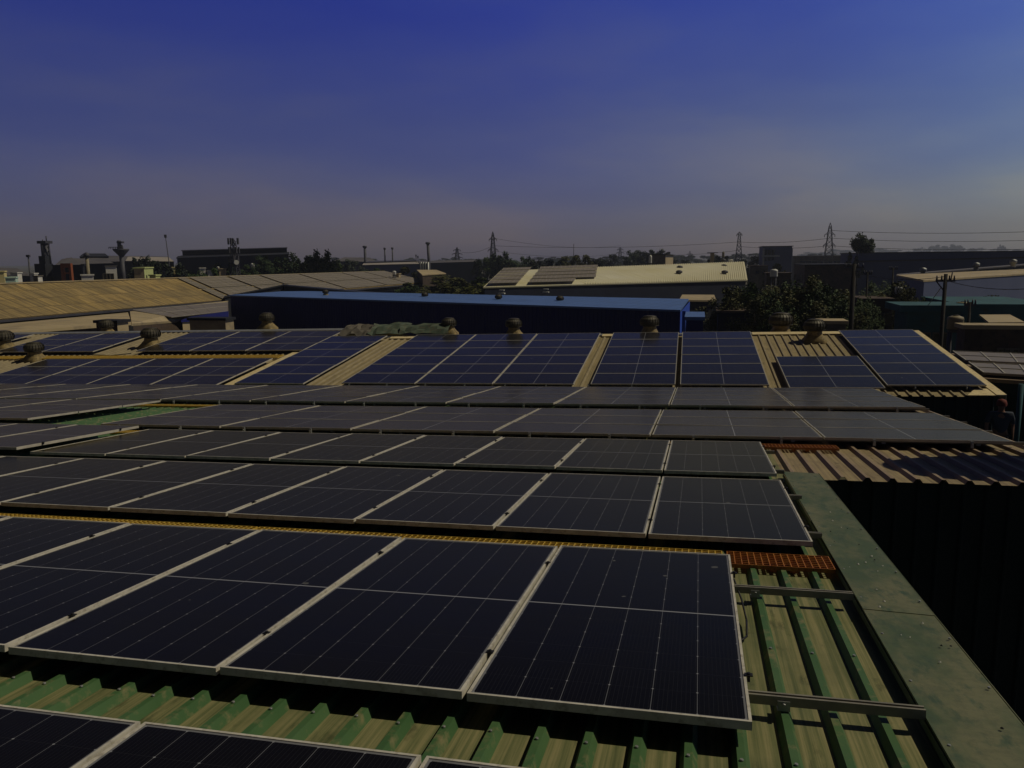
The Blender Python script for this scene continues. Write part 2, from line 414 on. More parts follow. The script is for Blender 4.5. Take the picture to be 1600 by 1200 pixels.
# coping and walls of the near wing
b = MB()
segs = [(-4, 1.55), (1.553, 4.4), (4.403, 5.83)]
for i, (v0, v1) in enumerate(segs):
    dz = -.078 + .003*(i % 2)
    slab(b, [R(.675, v0, dz+.012), R(1.035, v0, dz), R(1.035, v1, dz), R(.675, v1, dz+.012)], .012)
b.box(R(1.037, -4, -.30), V*9.83, U*.004, N*.225)
b.box(R(.672, -4, -.125), V*9.83, U*.003, N*.04)
o = b.build('coping', m_['coping'], fb); o['label'] = 'weathered green flat coping along the drop'
b = MB()
def wall_ribs(a, c, ztop_a, ztop_c, z0, n, depth, outn, m=0):
    """vertical clad wall from a to c with shallow standing ribs"""
    for i in range(n):
        t0, t1 = i/n, (i+1)/n; tm = t0+(t1-t0)*.72
        p = [a.lerp(c, t) for t in (t0, tm, tm+(t1-tm)*.35, t1-(t1-tm)*.35, t1)]
        z = [ztop_a+(ztop_c-ztop_a)*t for t in (t0, tm, tm+(t1-tm)*.35, t1-(t1-tm)*.35, t1)]
        off = [0, 0, depth, depth, 0]
        for k in range(4):
            A, C = p[k]+outn*off[k], p[k+1]+outn*off[k+1]
            b.poly([Vector((A.x, A.y, z0)), Vector((C.x, C.y, z0)), Vector((C.x, C.y, z[k+1])), Vector((A.x, A.y, z[k]))], m)
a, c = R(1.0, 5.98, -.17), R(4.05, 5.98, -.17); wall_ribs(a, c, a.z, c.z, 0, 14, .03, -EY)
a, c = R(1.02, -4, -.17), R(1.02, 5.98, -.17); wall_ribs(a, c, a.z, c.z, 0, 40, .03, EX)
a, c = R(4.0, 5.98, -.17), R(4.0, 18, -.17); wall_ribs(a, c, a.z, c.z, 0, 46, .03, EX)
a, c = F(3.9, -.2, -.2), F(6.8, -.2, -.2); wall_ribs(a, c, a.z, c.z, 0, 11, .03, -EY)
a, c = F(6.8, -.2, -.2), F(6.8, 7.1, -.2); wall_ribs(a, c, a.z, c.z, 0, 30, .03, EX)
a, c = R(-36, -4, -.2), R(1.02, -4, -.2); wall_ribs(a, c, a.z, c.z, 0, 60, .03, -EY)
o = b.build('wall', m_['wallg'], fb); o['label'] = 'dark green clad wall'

# ================================================================== SOLAR MODULES
MW, ML, MT = 1.134, 2.262, .035
def make_module(name, cellmat, l=.016, fm='frame'):
    fr = MB(); hx, hy = MW/2, ML/2
    z0, z1 = -MT, 0.0
    for (ax, bx_, ay, by) in ((-hx, hx, -hy, -hy+l), (-hx, hx, hy-l, hy), (-hx, -hx+l, -hy+l, hy-l), (hx-l, hx, -hy+l, hy-l)):
        fr.box(Vector((ax, ay, z0)), Vector((bx_-ax, 0, 0)), Vector((0, by-ay, 0)), Vector((0, 0, z1-z0)))
    root = bpy.data.objects.new(name, None); col.objects.link(root); root.empty_display_size = .2
    f = fr.build('frame', m_[fm], None); f.parent = root
    gl = MB(); gl.box(Vector((-hx+l, -hy+l, -.010)), Vector((2*(hx-l), 0, 0)), Vector((0, 2*(hy-l), 0)), Vector((0, 0, .006)))
    g_ = gl.build('glass', cellmat, None); g_.parent = root
    return root, [f, g_]
protos = {}
for k, mm in (('near', 'cell'), ('far', 'cell_far'), ('dusty', 'cell_dusty')): protos[k] = make_module('solar_module', m_[mm], .012 if k == 'near' else .011, 'frame' if k == 'near' else 'frame_far')
usedp = set()
def clamp_mesh():
    b = MB(); b.cbox((0,0,.0035), .017, .014, .0025); b.cbox((0,0,-.012), .006, .012, .012); b.tube((0,0,.006), (0,0,.013), .008, n=6)
    me = b.build('clamp', m_['black']); d = me.data; bpy.data.objects.remove(me); return d
CL = clamp_mesh()
def module(kind, c, ax, ay, nrm, label, group, clamps=()):
    root, kids = protos[kind]
    if kind not in usedp: usedp.add(kind); r = root; 
    else:
        r = root.copy(); col.objects.link(r)
        for k in kids: q = k.copy(); col.objects.link(q); q.parent = r
    # slight installation tolerance
    e = random.gauss(0, .0025)
    mt = Matrix.Translation(c) @ Matrix((ax, ay, nrm)).transposed().to_4x4() @ Matrix.Rotation(e, 4, 'X') @ Matrix.Rotation(random.gauss(0, .0018), 4, 'Y')
    r.matrix_basis = mt
    for (x, y) in clamps:
        q = bpy.data.objects.new('clamp', CL); col.objects.link(q); q.parent = r; q.location = (x, y, 0)
    return tag(r, label, 'solar module', group)
ORD = ['first','second','third','fourth','fifth','sixth','seventh','eighth','ninth','tenth','eleventh','twelfth','thirteenth','fourteenth','fifteenth','sixteenth','seventeenth','eighteenth','nineteenth','twentieth','twenty-first','twenty-second','twenty-third','twenty-fourth','twenty-fifth','twenty-sixth','twenty-seventh','twenty-eighth','twenty-ninth','thirtieth']
def portrait_row(v0, uright, n, P, ax, ay, nrm, where, group, w=0, start=0, kind='near', cl=True, end='right end'):
    for i in range(n):
        c = P(uright-1.155*(i+.5), v0+ML/2, w)
        lab = f'upright solar module, {ORD[i]} from the {end} of {where}'
        cs = ((MW/2+.0105, -.72), (MW/2+.0105, .72)) if cl else ()
        module(kind, c, ax, ay, nrm, lab, group, cs)
def tables(P, ax, ay, nrm, rights, tiers, s0, kind, where, group, w=0, pitch=1.155, names=None, base=0):
    tn = {1:['only'], 2:['lower','upper'], 3:['bottom','middle','top'], 4:['bottom','second','third','top'], 6:['bottom','second','third','fourth','fifth','top']}[tiers]
    for i, ur in enumerate(rights):
        for k in range(tiers):
            c = P(ur-ML/2-.02, s0+pitch*(k+.5)-.01, w)
            lab = f'{tn[k]}-tier sideways module, {ORD[i+base]} table from the right, {where}'
            module(kind, c, -ay, ax, nrm, lab, group)
portrait_row(-.49-ML-.0, 0.0, 5, R, U, V, N, 'the bottom foreground row', 'modules of the bottom foreground row')
portrait_row(0.0, .0, 6, R, U, V, N, 'the largest row behind green ribs', 'modules of the large front row')
portrait_row(2.70, .575, 10, R, U, V, N, 'the row behind the orange grating', 'modules of the second full row')
portrait_row(5.33, .575, 8, R, U, V, N, 'the third full row of portrait modules', 'modules of the third full row')
portrait_row(5.20, -8.72, 3, R, U, V, N, 'the raised row at left edge', 'modules of the raised short row', w=.07, kind='dusty')
tables(R, U, V, N, [3.72-2.295*i for i in range(6)], 3, 8.15, 'dusty', 'the three-tier strip', 'modules of the three-tier strip')
tables(R, U, V, N, [-11.5-2.295*i for i in range(3)], 3, 8.15, 'dusty', 'the separate strip at left', 'modules of the left three-tier strip', w=.07)
tables(R, U, V, N, [3.82-2.295*i for i in range(11)], 4, 12.55, 'dusty', 'the four-tier strip in the valley', 'modules of the four-tier valley strip')
FK = dict(pitch=1.145)
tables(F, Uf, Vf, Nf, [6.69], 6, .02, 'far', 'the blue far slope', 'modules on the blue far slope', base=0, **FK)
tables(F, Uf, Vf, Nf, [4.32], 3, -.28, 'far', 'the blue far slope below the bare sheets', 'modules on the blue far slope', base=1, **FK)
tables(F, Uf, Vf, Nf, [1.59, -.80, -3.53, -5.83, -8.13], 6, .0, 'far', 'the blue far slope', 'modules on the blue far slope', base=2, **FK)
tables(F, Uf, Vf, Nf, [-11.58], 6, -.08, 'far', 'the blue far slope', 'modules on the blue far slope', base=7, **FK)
tables(F, Uf, Vf, Nf, [-14.35-2.3*i for i in range(4)], 3, -.28, 'dusty', 'the lower array at far left', 'modules of the lower left array', pitch=1.15)
tables(F, Uf, Vf, Nf, [-26.0, -28.3], 3, -.3, 'dusty', 'the lower array at the frame edge', 'modules at the far left edge', pitch=1.15)
tables(F, Uf, Vf, Nf, [-13.85-2.3*i for i in range(3)], 3, 4.42, 'dusty', 'the upper left array by the ridge', 'modules of the upper left array', pitch=1.15)
tables(F, Uf, Vf, Nf, [-22.6, -24.9], 3, 4.42, 'dusty', 'the upper array between the left ventilators', 'modules of the upper array between ventilators', pitch=1.15)
tables(F, Uf, Vf, Nf, [-28.5, -30.8], 3, 4.42, 'dusty', 'the upper array at the left frame edge', 'modules of the leftmost upper array', pitch=1.15)

# ================================================================== RAILS, GRATINGS, VENTS
def rail(P, A, B, u0, u1, v, w0, w1, foot_every, label, group, hw=.02, thick=.04, wf=None):
    root = empty('mounting_rail', P(u1, v, w0), label, 'rail', group)
    b = MB(); a = P(u0, v-hw, w0); L = P(u1, v-hw, w0)-a; Y_ = P(u0, v+hw, w0)-a; Z_ = P(u0, v-hw, w0+thick)-a
    # channel: two side flanges, floor and lips
    b.box(a, L, Y_*.12, Z_); b.box(a+Y_*.88, L, Y_*.12, Z_); b.box(a+Y_*.12, L, Y_*.76, Z_*.5)
    b.box(a+Y_*.12+Z_*.9, L, Y_*.18, Z_*.1); b.box(a+Y_*.70+Z_*.9, L, Y_*.18, Z_*.1)
    b.build('rail_channel', m_['alu'], root)
    u = u1-.535 if foot_every else None
    k = 0
    while foot_every and u > u0 and k < 14:
        f = MB(); c = P(u, v-.012, w1); f.box(c-Vector((.03,0,0)), P(u+.05, v, w1)-P(u, v, w1), P(u, v+.06, w1)-P(u, v, w1), P(u, v, w1+.006)-P(u, v, w1))
        f.box(P(u-.03, v-.021-.006, w1+.006), U*.05, V*.006, N*(w0+thick*.6-w1-.006))
        f.tube(P(u-.005, v-.04, w0+.01), P(u-.005, v-.02, w0+.01), .008)
        f.build('rail_foot', m_['galv'], root); u -= foot_every; k += 1
    return root
CR = PAN+RIB
rows = [('the large front row', -6.9, .655, (.33, 1.74)), ('the bottom foreground row', -5.7, .1, (-2.3, -.95)), ('the second full row', -11, .66, (3.1, 4.45)), ('the third full row', -8.6, .66, (5.75, 7.1))]
for nm, u0, u1, vs in rows:
    for i, v in enumerate(vs):
        x1 = u1 if i else u1 + (.02 if nm.startswith('the large') else 0)
        if nm.startswith('the second') or nm.startswith('the third'): x1 = .68+.02*i
        r = rail(R, U, V, u0, x1, v, -.076, CR, .9625, f'aluminium mounting rail under {nm}, {"rear" if i else "front"} one', 'rails under the portrait rows')
# the foot visible outside the front row
for v, g_ in ((.33, 'front'), (1.74, 'rear')):
    pass
for nm, P_, u0, u1, vs, fe in (('the three-tier strip', R, -10, 3.9, (8.35, 9.5, 10.6, 11.5), 1.155), ('the four-tier valley strip', R, -21, 3.9, (12.7, 14, 15.5, 17.0), 1.155)):
    for i, v in enumerate(vs):
        rail(P_, U, V, u0, u1, v, -.076, CR, fe, f'aluminium rail under {nm}, {ORD[i]} from the front', 'rails under the sideways rows')
# little bolted brackets hanging at the front edge of the sideways strips
for nm, P_, us, v in (('three-tier strip', R, [3.2-1.17*i for i in range(12)], 8.135), ('four-tier strip', R, [3.3-1.17*i for i in range(18)], 12.535), ('blue far slope', F, [6.2-1.17*i for i in range(18)], -.03)):
    b0 = None
    for i, u in enumerate(us):
        if P_ is F and (i in (3, 6) or -11.5 < u < -10.5): continue
        if b0 is None:
            b = MB(); b.box(P_(u, v, -.095), U*.035, -V*.03, N*.085); b.tube(P_(u+.017, v-.03, -.05), P_(u+.017, v-.045, -.05), .012)
            b0 = b.build('end_bracket', m_['galv'], loc=P_(u, v, -.05)); o = b0
        else:
            o = b0.copy(); col.objects.link(o); o.location = P_(u, v, -.05)
        tag(o, f'small bolted bracket on the front edge of the {nm}', 'bracket', f'brackets on the front edge of the {nm}')

def grating(P, A, B, C, u0, v0, lu, lv, w, label, group, mat_, h=.028):
    b = MB(); t = .006
    nx = max(2, int(lu/.045)); ny = max(2, int(lv/.042))
    for i in range(nx+1): b.box(P(u0+(lu-t)*i/nx, v0, w-h), A*t, B*lv, C*h)
    for j in range(ny+1): b.box(P(u0, v0+(lv-t)*j/ny, w-h+.001), A*lu, B*t, C*(h-.0005))
    for u in (u0+.4, u0+lu-.4):
        b.box(P(u, v0+.05, w-h-.03), A*.04, B*(lv-.1), C*.028)
    return tag(b.build('walkway_grating', mat_, loc=P(u0, v0, w)), label, 'walkway grating', group)
grating(R, U, V, N, -.02, 2.32, .675, .30, -.078, 'short orange-red grating panel ending beside the green coping', 'walkway gratings behind the front row', m_['grate'])
for i in range(4):
    grating(R, U, V, N, -.03-3.66*(i+1), 2.32, 3.64, .30, -.078, f'yellow grating walkway panel behind the front row, {ORD[i]} from the orange-red piece', 'walkway gratings behind the front row', m_['gratey'])
grating(R, U, V, N, .60, 7.70, .95, .30, -.078, 'orange grating piece at the edge of the tan side roof', 'walkway gratings before the three-tier strip', m_['grate'])
for i in range(4):
    grating(R, U, V, N, .59-3.66*(i+1), 7.70, 3.64, .30, -.078, f'yellow grating walkway panel before the three-tier strip, {ORD[i]} from the right', 'walkway gratings before the three-tier strip', m_['gratey'])
for i in range(2):
    grating(R, U, V, N, -9.6-3.66*(i+1), 11.78, 3.64, .34, -.066, f'yellow grating walkway behind the left strip, {ORD[i]} panel from the right', 'walkway gratings behind the left strip', m_['gratey'])
for i in range(4):
    grating(F, Uf, Vf, Nf, -14.4-3.66*(i+1), 3.55, 3.64, .45, -.075, f'yellow grating walkway between the left arrays, {ORD[i]} panel from the right', 'walkway gratings between the left arrays', m_['gratey'])
b = MB(); b.box(F(-14.28, -.5, -.12), Uf*.28, Vf*8.6, Nf*.04); b.box(F(-13.95, -.5, -.10), Uf*.05, Vf*7.9, Nf*.05)
tag(b.build('cable_tray', m_['cream'], loc=F(-14.1, 0)), 'yellowish cable tray running up the far slope between arrays', 'cable tray')
b = MB(); b.box(R(-9.9, 8.1, -.10), U*.10, V*3.7, N*.05)
tag(b.build('cable_tray', m_['gratey'], loc=R(-9.9, 8.1)), 'yellow cable tray beside the left end of the three-tier strip', 'cable tray')

def vent(base, d, label, scale=1.0, up_=None, hid=False):
    root = empty('turbine_ventilator', base, label, 'ventilator', 'turbine ventilators on the far ridge' if scale > .5 else 'ventilators')
    s = scale
    def L(b, prof, n=20, sm=True): b.lathe([(r*s, z*s) for r, z in prof], n, base, 0, sm)
    b = MB()
    # skirt: square foot blending to a round collar
    n = 24; rings = []
    for (r, z, sq) in ((.46, -.14, 1), (.44, .03, 1), (.36, .16, .6), (.28, .32, .15), (.28, .40, 0)):
        ring = []
        for i in range(n):
            an = 2*math.pi*i/n; c, q = math.cos(an), math.sin(an)
            k = 1/max(abs(c), abs(q)); rr = r*(1+(k-1)*sq*.8)
            ring.append(base+Vector((rr*c*s, rr*q*s, z*s)))
        rings.append(ring)
    vs = [p for r_ in rings for p in r_]; fs = [(k*n+i, k*n+(i+1) % n, (k+1)*n+(i+1) % n, (k+1)*n+i) for k in range(4) for i in range(n)]
    b.mesh(vs, fs, 0, True); b.build('skirt', m_['ventbase'], root)
    b = MB(); L(b, [(.24,.36),(.25,.42),(.39,.43),(.40,.46),(.2,.465)])
    L(b, [(.02,.87),(.15,.865),(.28,.835),(.29,.815),(.1,.80)])
    hd = b.build('turbine_head', m_['venthead'], root)
    b = MB(); nb = 22
    for i in range(nb):
        a0 = 2*math.pi*i/nb; prof = [(.36,.43),(.42,.50),(.435,.60),(.40,.72),(.28,.82)]
        p0 = []; p1 = []
        for r, z in prof:
            p0.append(base+Vector((math.cos(a0)*r, math.sin(a0)*r, z))*1.0*s if False else base+Vector((math.cos(a0)*r*s, math.sin(a0)*r*s, z*s)))
            a1 = a0+2*math.pi/nb*1.5; r1 = r*.93
            p1.append(base+Vector((math.cos(a1)*r1*s, math.sin(a1)*r1*s, z*s)))
        for k in range(4): b.poly([p0[k], p1[k], p1[k+1], p0[k+1]], 0, None, True)
    o = b.build('turbine_blades', m_['venthead'], hd)
    return root
vl = [((1272,533), .95, 'large turbine ventilator on the bare tan sheets at right'),
      ((803,524), .84, 'rusty round turbine ventilator above the middle of the blue far slope'),
      ((702,521), .80, 'turbine ventilator beside the crumpled green sheets on the ridge'),
      ((418,513), .88, 'turbine ventilator on the ridge left of the crumpled sheets, against the blue wall'),
      ((237,542), 1.0, 'large dark ventilator with rusty yellow skirt between the upper left arrays'),
      ((55,563), .92, 'small-skirted ventilator standing before the walkway at far left'),
      ((8,546), 1.02, 'turbine ventilator cut by the left frame edge')]
for (px, py), s_, lab in vl:
    p = on_plane(px, py, F(0,0,-.15), Nf); vent(p, 0, lab, s_*.88)
# three more stand just behind the ridge
for (u, s, dy, dz, sc_, lab) in ((-1.86, 7.2, .35, -.10, .95, 'dark ball-shaped ventilator behind the ridge in front of the blue hall end'),
                                 (2.72, 7.2, 1.2, -.28, 1.15, 'broad turbine ventilator behind the ridge, beside the largest one at right'),
                                 (-26.3, 8.85, .8, -.2, .9, 'low turbine ventilator behind the ridge at far left')):
    vent(F(u, s, -.12)+Vector((0, dy, dz)), 0, lab, sc_*.88)
# crumpled sheets on the ridge
random.seed(11)
for i, (u0, u1, s0, s1, mm, lab) in enumerate(((-13.7, -12.5, 7.05, 8.0, 'tpan', 'crumpled brown sheet at the left end of the ridge heap'),
                                  (-12.6, -11.1, 7.12, 8.2, 'tarp', 'folded pale green sheet on the ridge, left of the two'),
                                  (-11.3, -9.3, 7.12, 7.9, 'tarp', 'folded pale green sheet on the ridge next to the small ventilator'))):
    b = MB(); n = 9; k = 6; P_ = {}
    for a in range(n):
        for c in range(k):
            tt = c/(k-1); uu = u0+(u1-u0)*a/(n-1); ss = s0+(s1-s0)*tt
            h = -.02+.22*math.sin(min(1, tt*1.15)*math.pi*.55)+random.uniform(-.06, .06)
            P_[a, c] = F(uu+random.uniform(-.05, .05), ss, h+.006*i)
    for a in range(n-1):
        for c in range(k-1): b.poly([P_[a,c], P_[a+1,c], P_[a+1,c+1], P_[a,c+1]])
    o = b.build('crumpled_sheet', m_[mm if mm != 'tpan' else 'concrete'], loc=F(u0, s0)); tag(o, lab, 'metal sheet', 'crumpled sheets on the ridge')
    so = o.modifiers.new('thick', 'SOLIDIFY'); so.thickness = .02

# hex screws in lines across the near roof and fixings of the coping
b = MB()
for v in (-2.1, -.12, .95, 2.95, 4.6):
    for k_ in range(-24, 3):
        u = .331+.1925*k_
        if u > .66: continue
        b.tube(R(u, v+.01*(k_ % 3), PAN+RIB), R(u, v+.01*(k_ % 3), PAN+RIB+.008), .007, n=6)
for v in [x*.55-1 for x in range(12)]:
    for u in (.70, 1.01): b.tube(R(u, v, -.07), R(u, v, -.062), .006, n=6)
o = b.build('roof_screws', m_['galv'], fb); o['kind'] = 'stuff'
# unseen tank on legs, added past the side roof to shade the tan sheets
tk = R(4.62, 7.5, 0); tkz = tk.z
root = empty('water_tank', (tk.x, tk.y, 0), 'black water tank on a stand, added out of view to shade the side roof', 'water tank')
b = MB(); b.lathe([(0,1.2),(.8,1.2),(.82,1.3),(.78,1.6),(.82,1.65),(.78,1.95),(.82,2.0),(.78,2.3),(.72,2.5),(.3,2.68),(0,2.7)], 24, tk); b.build('tank', m_['black'], root)
b = MB()
for i in range(4):
    a_ = math.pi/4+i*math.pi/2; p_ = tk+Vector((math.cos(a_)*.62, math.sin(a_)*.62, 1.2)); b.tube(p_, Vector((p_.x, p_.y, 0)), .04, n=6)
b.cbox(tk+Vector((0,0,1.15)), .6, .6, .04); b.build('stand', m_['steel'], root)
# cables
def cable(pts, r, label, mm='black', name='cable', cat='cable', grp=None):
    b = MB(); pts = [Vector(p) for p in pts]
    for a, c in zip(pts, pts[1:]): b.tube(a, c, r, n=6)
    return tag(b.build(name, m_[mm], loc=pts[0]), label, cat, grp)
cable([R(.0, 1.9, -.05), R(.03, 1.6, -.07), R(.045, 1.35, -.10), R(.035, 1.15, -.115), R(.0, 1.0, -.08)], .006, 'thin black cable looping out beside the rightmost front module')
cable([F(-20.9, 4.35, -.08)]+[F(-20.9-2*math.sin(t*.3), 4.35-.5*math.sin(t*.31), -.11) for t in range(1, 10)]+[F(-22.9, 4.2, -.08)], .018, 'black cable sagging between the upper left arrays')
# stones and droppings on the coping
random.seed(5)
for i in range(26):
    v = random.uniform(-.2, 4.2); u = random.uniform(.74, 1.0); r = random.uniform(.004, .010)
    b = MB(); c = R(u, v, -.064); 
    vs = [c+Vector((random.uniform(.7,1)*r*math.cos(k*1.257), random.uniform(.7,1)*r*math.sin(k*1.257), 0)) for k in range(5)]+[c+Vector((0,0,r*.8))]
    b.mesh(vs, [(0,1,5),(1,2,5),(2,3,5),(3,4,5),(4,0,5),(4,3,2,1,0)])
    tag(b.build('pebble', m_['white'] if i % 3 else m_['black'], loc=c), 'tiny pebble lying on the green coping' , 'pebble', 'pebbles strewn on the coping')

# ================================================================== BACKGROUND BUILDERS
def hxy(p): return Vector((p.x, p.y, 0))
def shed4(name, label, cat, q, wall, roof, back=True, th=.18, over=.3, group=None, right_wall=None, walls=True, rise=1.0):
    """q: FL, FR, BR, BL roof corners as (px, py, depth); F = eave, B = ridge"""
    FL, FR, BR, BL = [at(*c) for c in q]
    root = empty(name, hxy((FL+FR)/2), label, cat, group)
    b = MB(); slab(b, [FL, FR, BR, BL], th)
    if back:
        kl = hxy(BL)-hxy(FL); kr = hxy(BR)-hxy(FR)
        K1 = BL+kl; K2 = BR+kr; K1.z = FL.z; K2.z = FR.z
        slab(b, [BL+Vector((0,.01,.004)), BR+Vector((0,.01,.004)), K2, K1], th)
    else: K1, K2 = BL, BR
    b.build('roof', m_[roof], root)
    if walls:
        c = (FL+FR+K1+K2)/4
        def ins(p, dz=0): d = hxy(c)-hxy(p); d.normalize(); r = p+d*over; r.z = p.z-th-.02; return r
        f1, f2, k1, k2, b1, b2 = ins(FL), ins(FR), ins(K1), ins(K2), BL.copy(), BR.copy()
        b1 = hxy(f1).lerp(hxy(k1), .5) if back else hxy(k1); b1.z = BL.z-th-.02
        b2 = hxy(f2).lerp(hxy(k2), .5) if back else hxy(k2); b2.z = BR.z-th-.02
        b = MB()
        b.poly([hxy(f1), hxy(f2), f2, f1]); b.poly([hxy(k2), hxy(k1), k1, k2])
        b.poly([hxy(k1), hxy(f1), f1] + ([b1, k1] if back else [k1]))
        b.build('wall', m_[wall], root)
        b = MB(); b.poly([hxy(f2), hxy(k2)] + ([k2, b2] if back else [k2]) + [f2])
        b.build('gable_wall', m_[right_wall or wall], root)
    return root
def solve_t(C, d, px):
    iM = M.transposed(); p = iM @ (C-CAM); q = iM @ d; tg = (px-800)/FPX
    return (-tg*p.z-p.x)/(q.x+tg*q.z)
def box3(name, label, cat, pxl, pxc, pxr, pyt, D, wall, roof=None, side=None, yaw=0, group=None, wins=(), par=.0, over=.12, dep=None, swins=()):
    C = at(pxc, pyt, D); cy, sy = math.cos(yaw), math.sin(yaw)
    ex = Vector((cy, sy, 0)); ey = Vector((-sy, cy, 0))
    if (pxl+pxr)/2 < 1093: dl, dr = -ex, ey
    else: dl, dr = ey, ex
    L = solve_t(C, dl, pxl); Rr = dep if (dep and dr == ey) else solve_t(C, dr, pxr)
    if dl == ey and dep: L = dep
    L = max(1.0, min(L, 120)); Rr = max(1.0, min(Rr, 120))
    root = empty(name, hxy(C), label, cat, group); z = C.z; H = z
    b = MB(); A = C+dl*L; B_ = C+dr*Rr; K = A+dr*Rr
    b.poly([hxy(A), hxy(C), C, A]); b.poly([hxy(K), hxy(A), A, K]); b.poly([hxy(B_), hxy(K), K, B_])
    b.build('wall', m_[wall], root)
    b = MB(); b.poly([hxy(C), hxy(B_), B_, C]); b.build('side_wall', m_[side or wall], root)
    b = MB(); o_ = over; q = [C-dl*o_-dr*o_, B_-dl*o_+dr*o_, K+dl*o_+dr*o_, A+dl*o_-dr*o_]
    q = [p+EZ*(.18+par) for p in q]; slab(b, q, .18+par-.002); b.build('roof', m_[roof or wall], root)
    n_ = dr.cross(EZ); 
    def win(org, d, out, u, v, w, h):
        p = org+d*u; p.z = z-v-h
        f = MB(); t = .07
        for (a, c_, e, g_) in ((0,0,w,t),(0,h-t,w,t),(0,t,t,h-2*t),(w-t,t,t,h-2*t)):
            f.box(p+d*a+EZ*c_, d*e, out*.06, EZ*g_)
        fo = f.build('window', m_['concrete'], root); g2 = MB(); g2.box(p+d*t+EZ*t, d*(w-2*t), out*.03, EZ*(h-2*t)); g2.build('pane', m_['window'], fo)
    # wins: (fraction along the face, drop from top, w, h)
    for fx, v, w, h in wins: win(C, dl, -dr if dr == ey else -dr, fx*L, v, w, h)
    for fx, v, w, h in swins: win(C, dr, -dl, fx*Rr, v, w, h)
    return root
def mpp(D): return D/FPX
def tank(px, pyt, pyb, w, D, m, label, group='rooftop water tanks', stand=0):
    c = at(px, pyb, D); r = w/2*mpp(D); h = (pyb-pyt)*mpp(D)
    root = empty('water_tank', c, label, 'water tank', group)
    b = MB(); b.lathe([(0,0),(r*.97,0),(r,h*.04),(r*.96,h*.2),(r,h*.24),(r*.96,h*.42),(r,h*.46),(r*.96,h*.64),(r,h*.68),(r*.92,h*.84),(r*.4,h*.95),(0,h*.95)], 16, c); b.build('tank', m_[m], root)
    b = MB(); b.lathe([(0,h*.93),(r*.38,h*.93),(r*.38,h),(0,h*1.01)], 12, c); b.build('lid', m_['black'], root)
    b = MB(); b.lathe([(r*.9, -.02), (r*.9, -.14), (0, -.14)], 12, c)
    for i in range(4):
        a = i*math.pi/2+.7; p = c+Vector((math.cos(a)*r*.75, math.sin(a)*r*.75, -.14)); b.tube(p, Vector((p.x, p.y, stand)), .07, n=5)
    b.build('stand', m_['steel'], root)
    return root
def beam(b, a, c, t, m=0):
    b.tube(a, c, t*.5, n=4, m=m, sm=False)
def pylon(px, pyt, D, wb, label, arms, hz=None, mm='steel', t=.16, group='lattice pylons', base=0.0, cat='pylon'):
    top = at(px, pyt, D); c = hxy(top); H = top.z
    root = empty('lattice_pylon', c, label, cat, group); b = MB()
    def w(z): k = z/H; return wb*.5*(1-k)**1.25+.35*(1 if k < .93 else (1-k)/.07)
    n = 13; zs = [H*(1-(1-i/n)**1.15) for i in range(n+1)]; zs[-1] = H
    for i in range(n):
        z0, z1 = zs[i], zs[i+1]; a, e = w(z0), w(z1)
        P0 = [c+Vector((sx*a, sy*a, z0)) for sx, sy in ((-1,-1),(1,-1),(1,1),(-1,1))]
        P1 = [c+Vector((sx*e, sy*e, z1)) for sx, sy in ((-1,-1),(1,-1),(1,1),(-1,1))]
        for k in range(4):
            j = (k+1) % 4; beam(b, P0[k], P1[k], t*1.3); beam(b, P0[k], P1[j], t*.7); beam(b, P0[j], P1[k], t*.7); beam(b, P1[k], P1[j], t*.7)
    b.build('mast', m_[mm], root)
    for (kz, half) in arms:
        z = H*kz; b = MB(); a = w(z)
        for sgn in (-1, 1):
            tip = c+Vector((sgn*half, 0, z))
            for sy in (-1, 1): beam(b, c+Vector((sgn*a, sy*a, z)), tip, t); beam(b, c+Vector((sgn*a, sy*a, z+H*.035)), tip, t*.8)
            beam(b, c+Vector((sgn*a, 0, z)), c+Vector((sgn*(a+half)/2, 0, z+H*.018)), t*.7)
            b.tube(tip, tip-EZ*H*.035, t*.6, n=6)
        b.build('cross_arm', m_[mm], root)
    return c, H
def pole(px, pyt, D, r, label, name='utility_pole', cat='pole', mm='pole', lean=0, group=None, r1=None, zb=0):
    top = at(px, pyt, D); bs = Vector((top.x-lean, top.y, zb)); root = empty(name, bs, label, cat, group)
    b = MB(); b.tube(bs, top, r, r1 or r*.7, n=10); b.build('shaft', m_[mm], root); return root, top
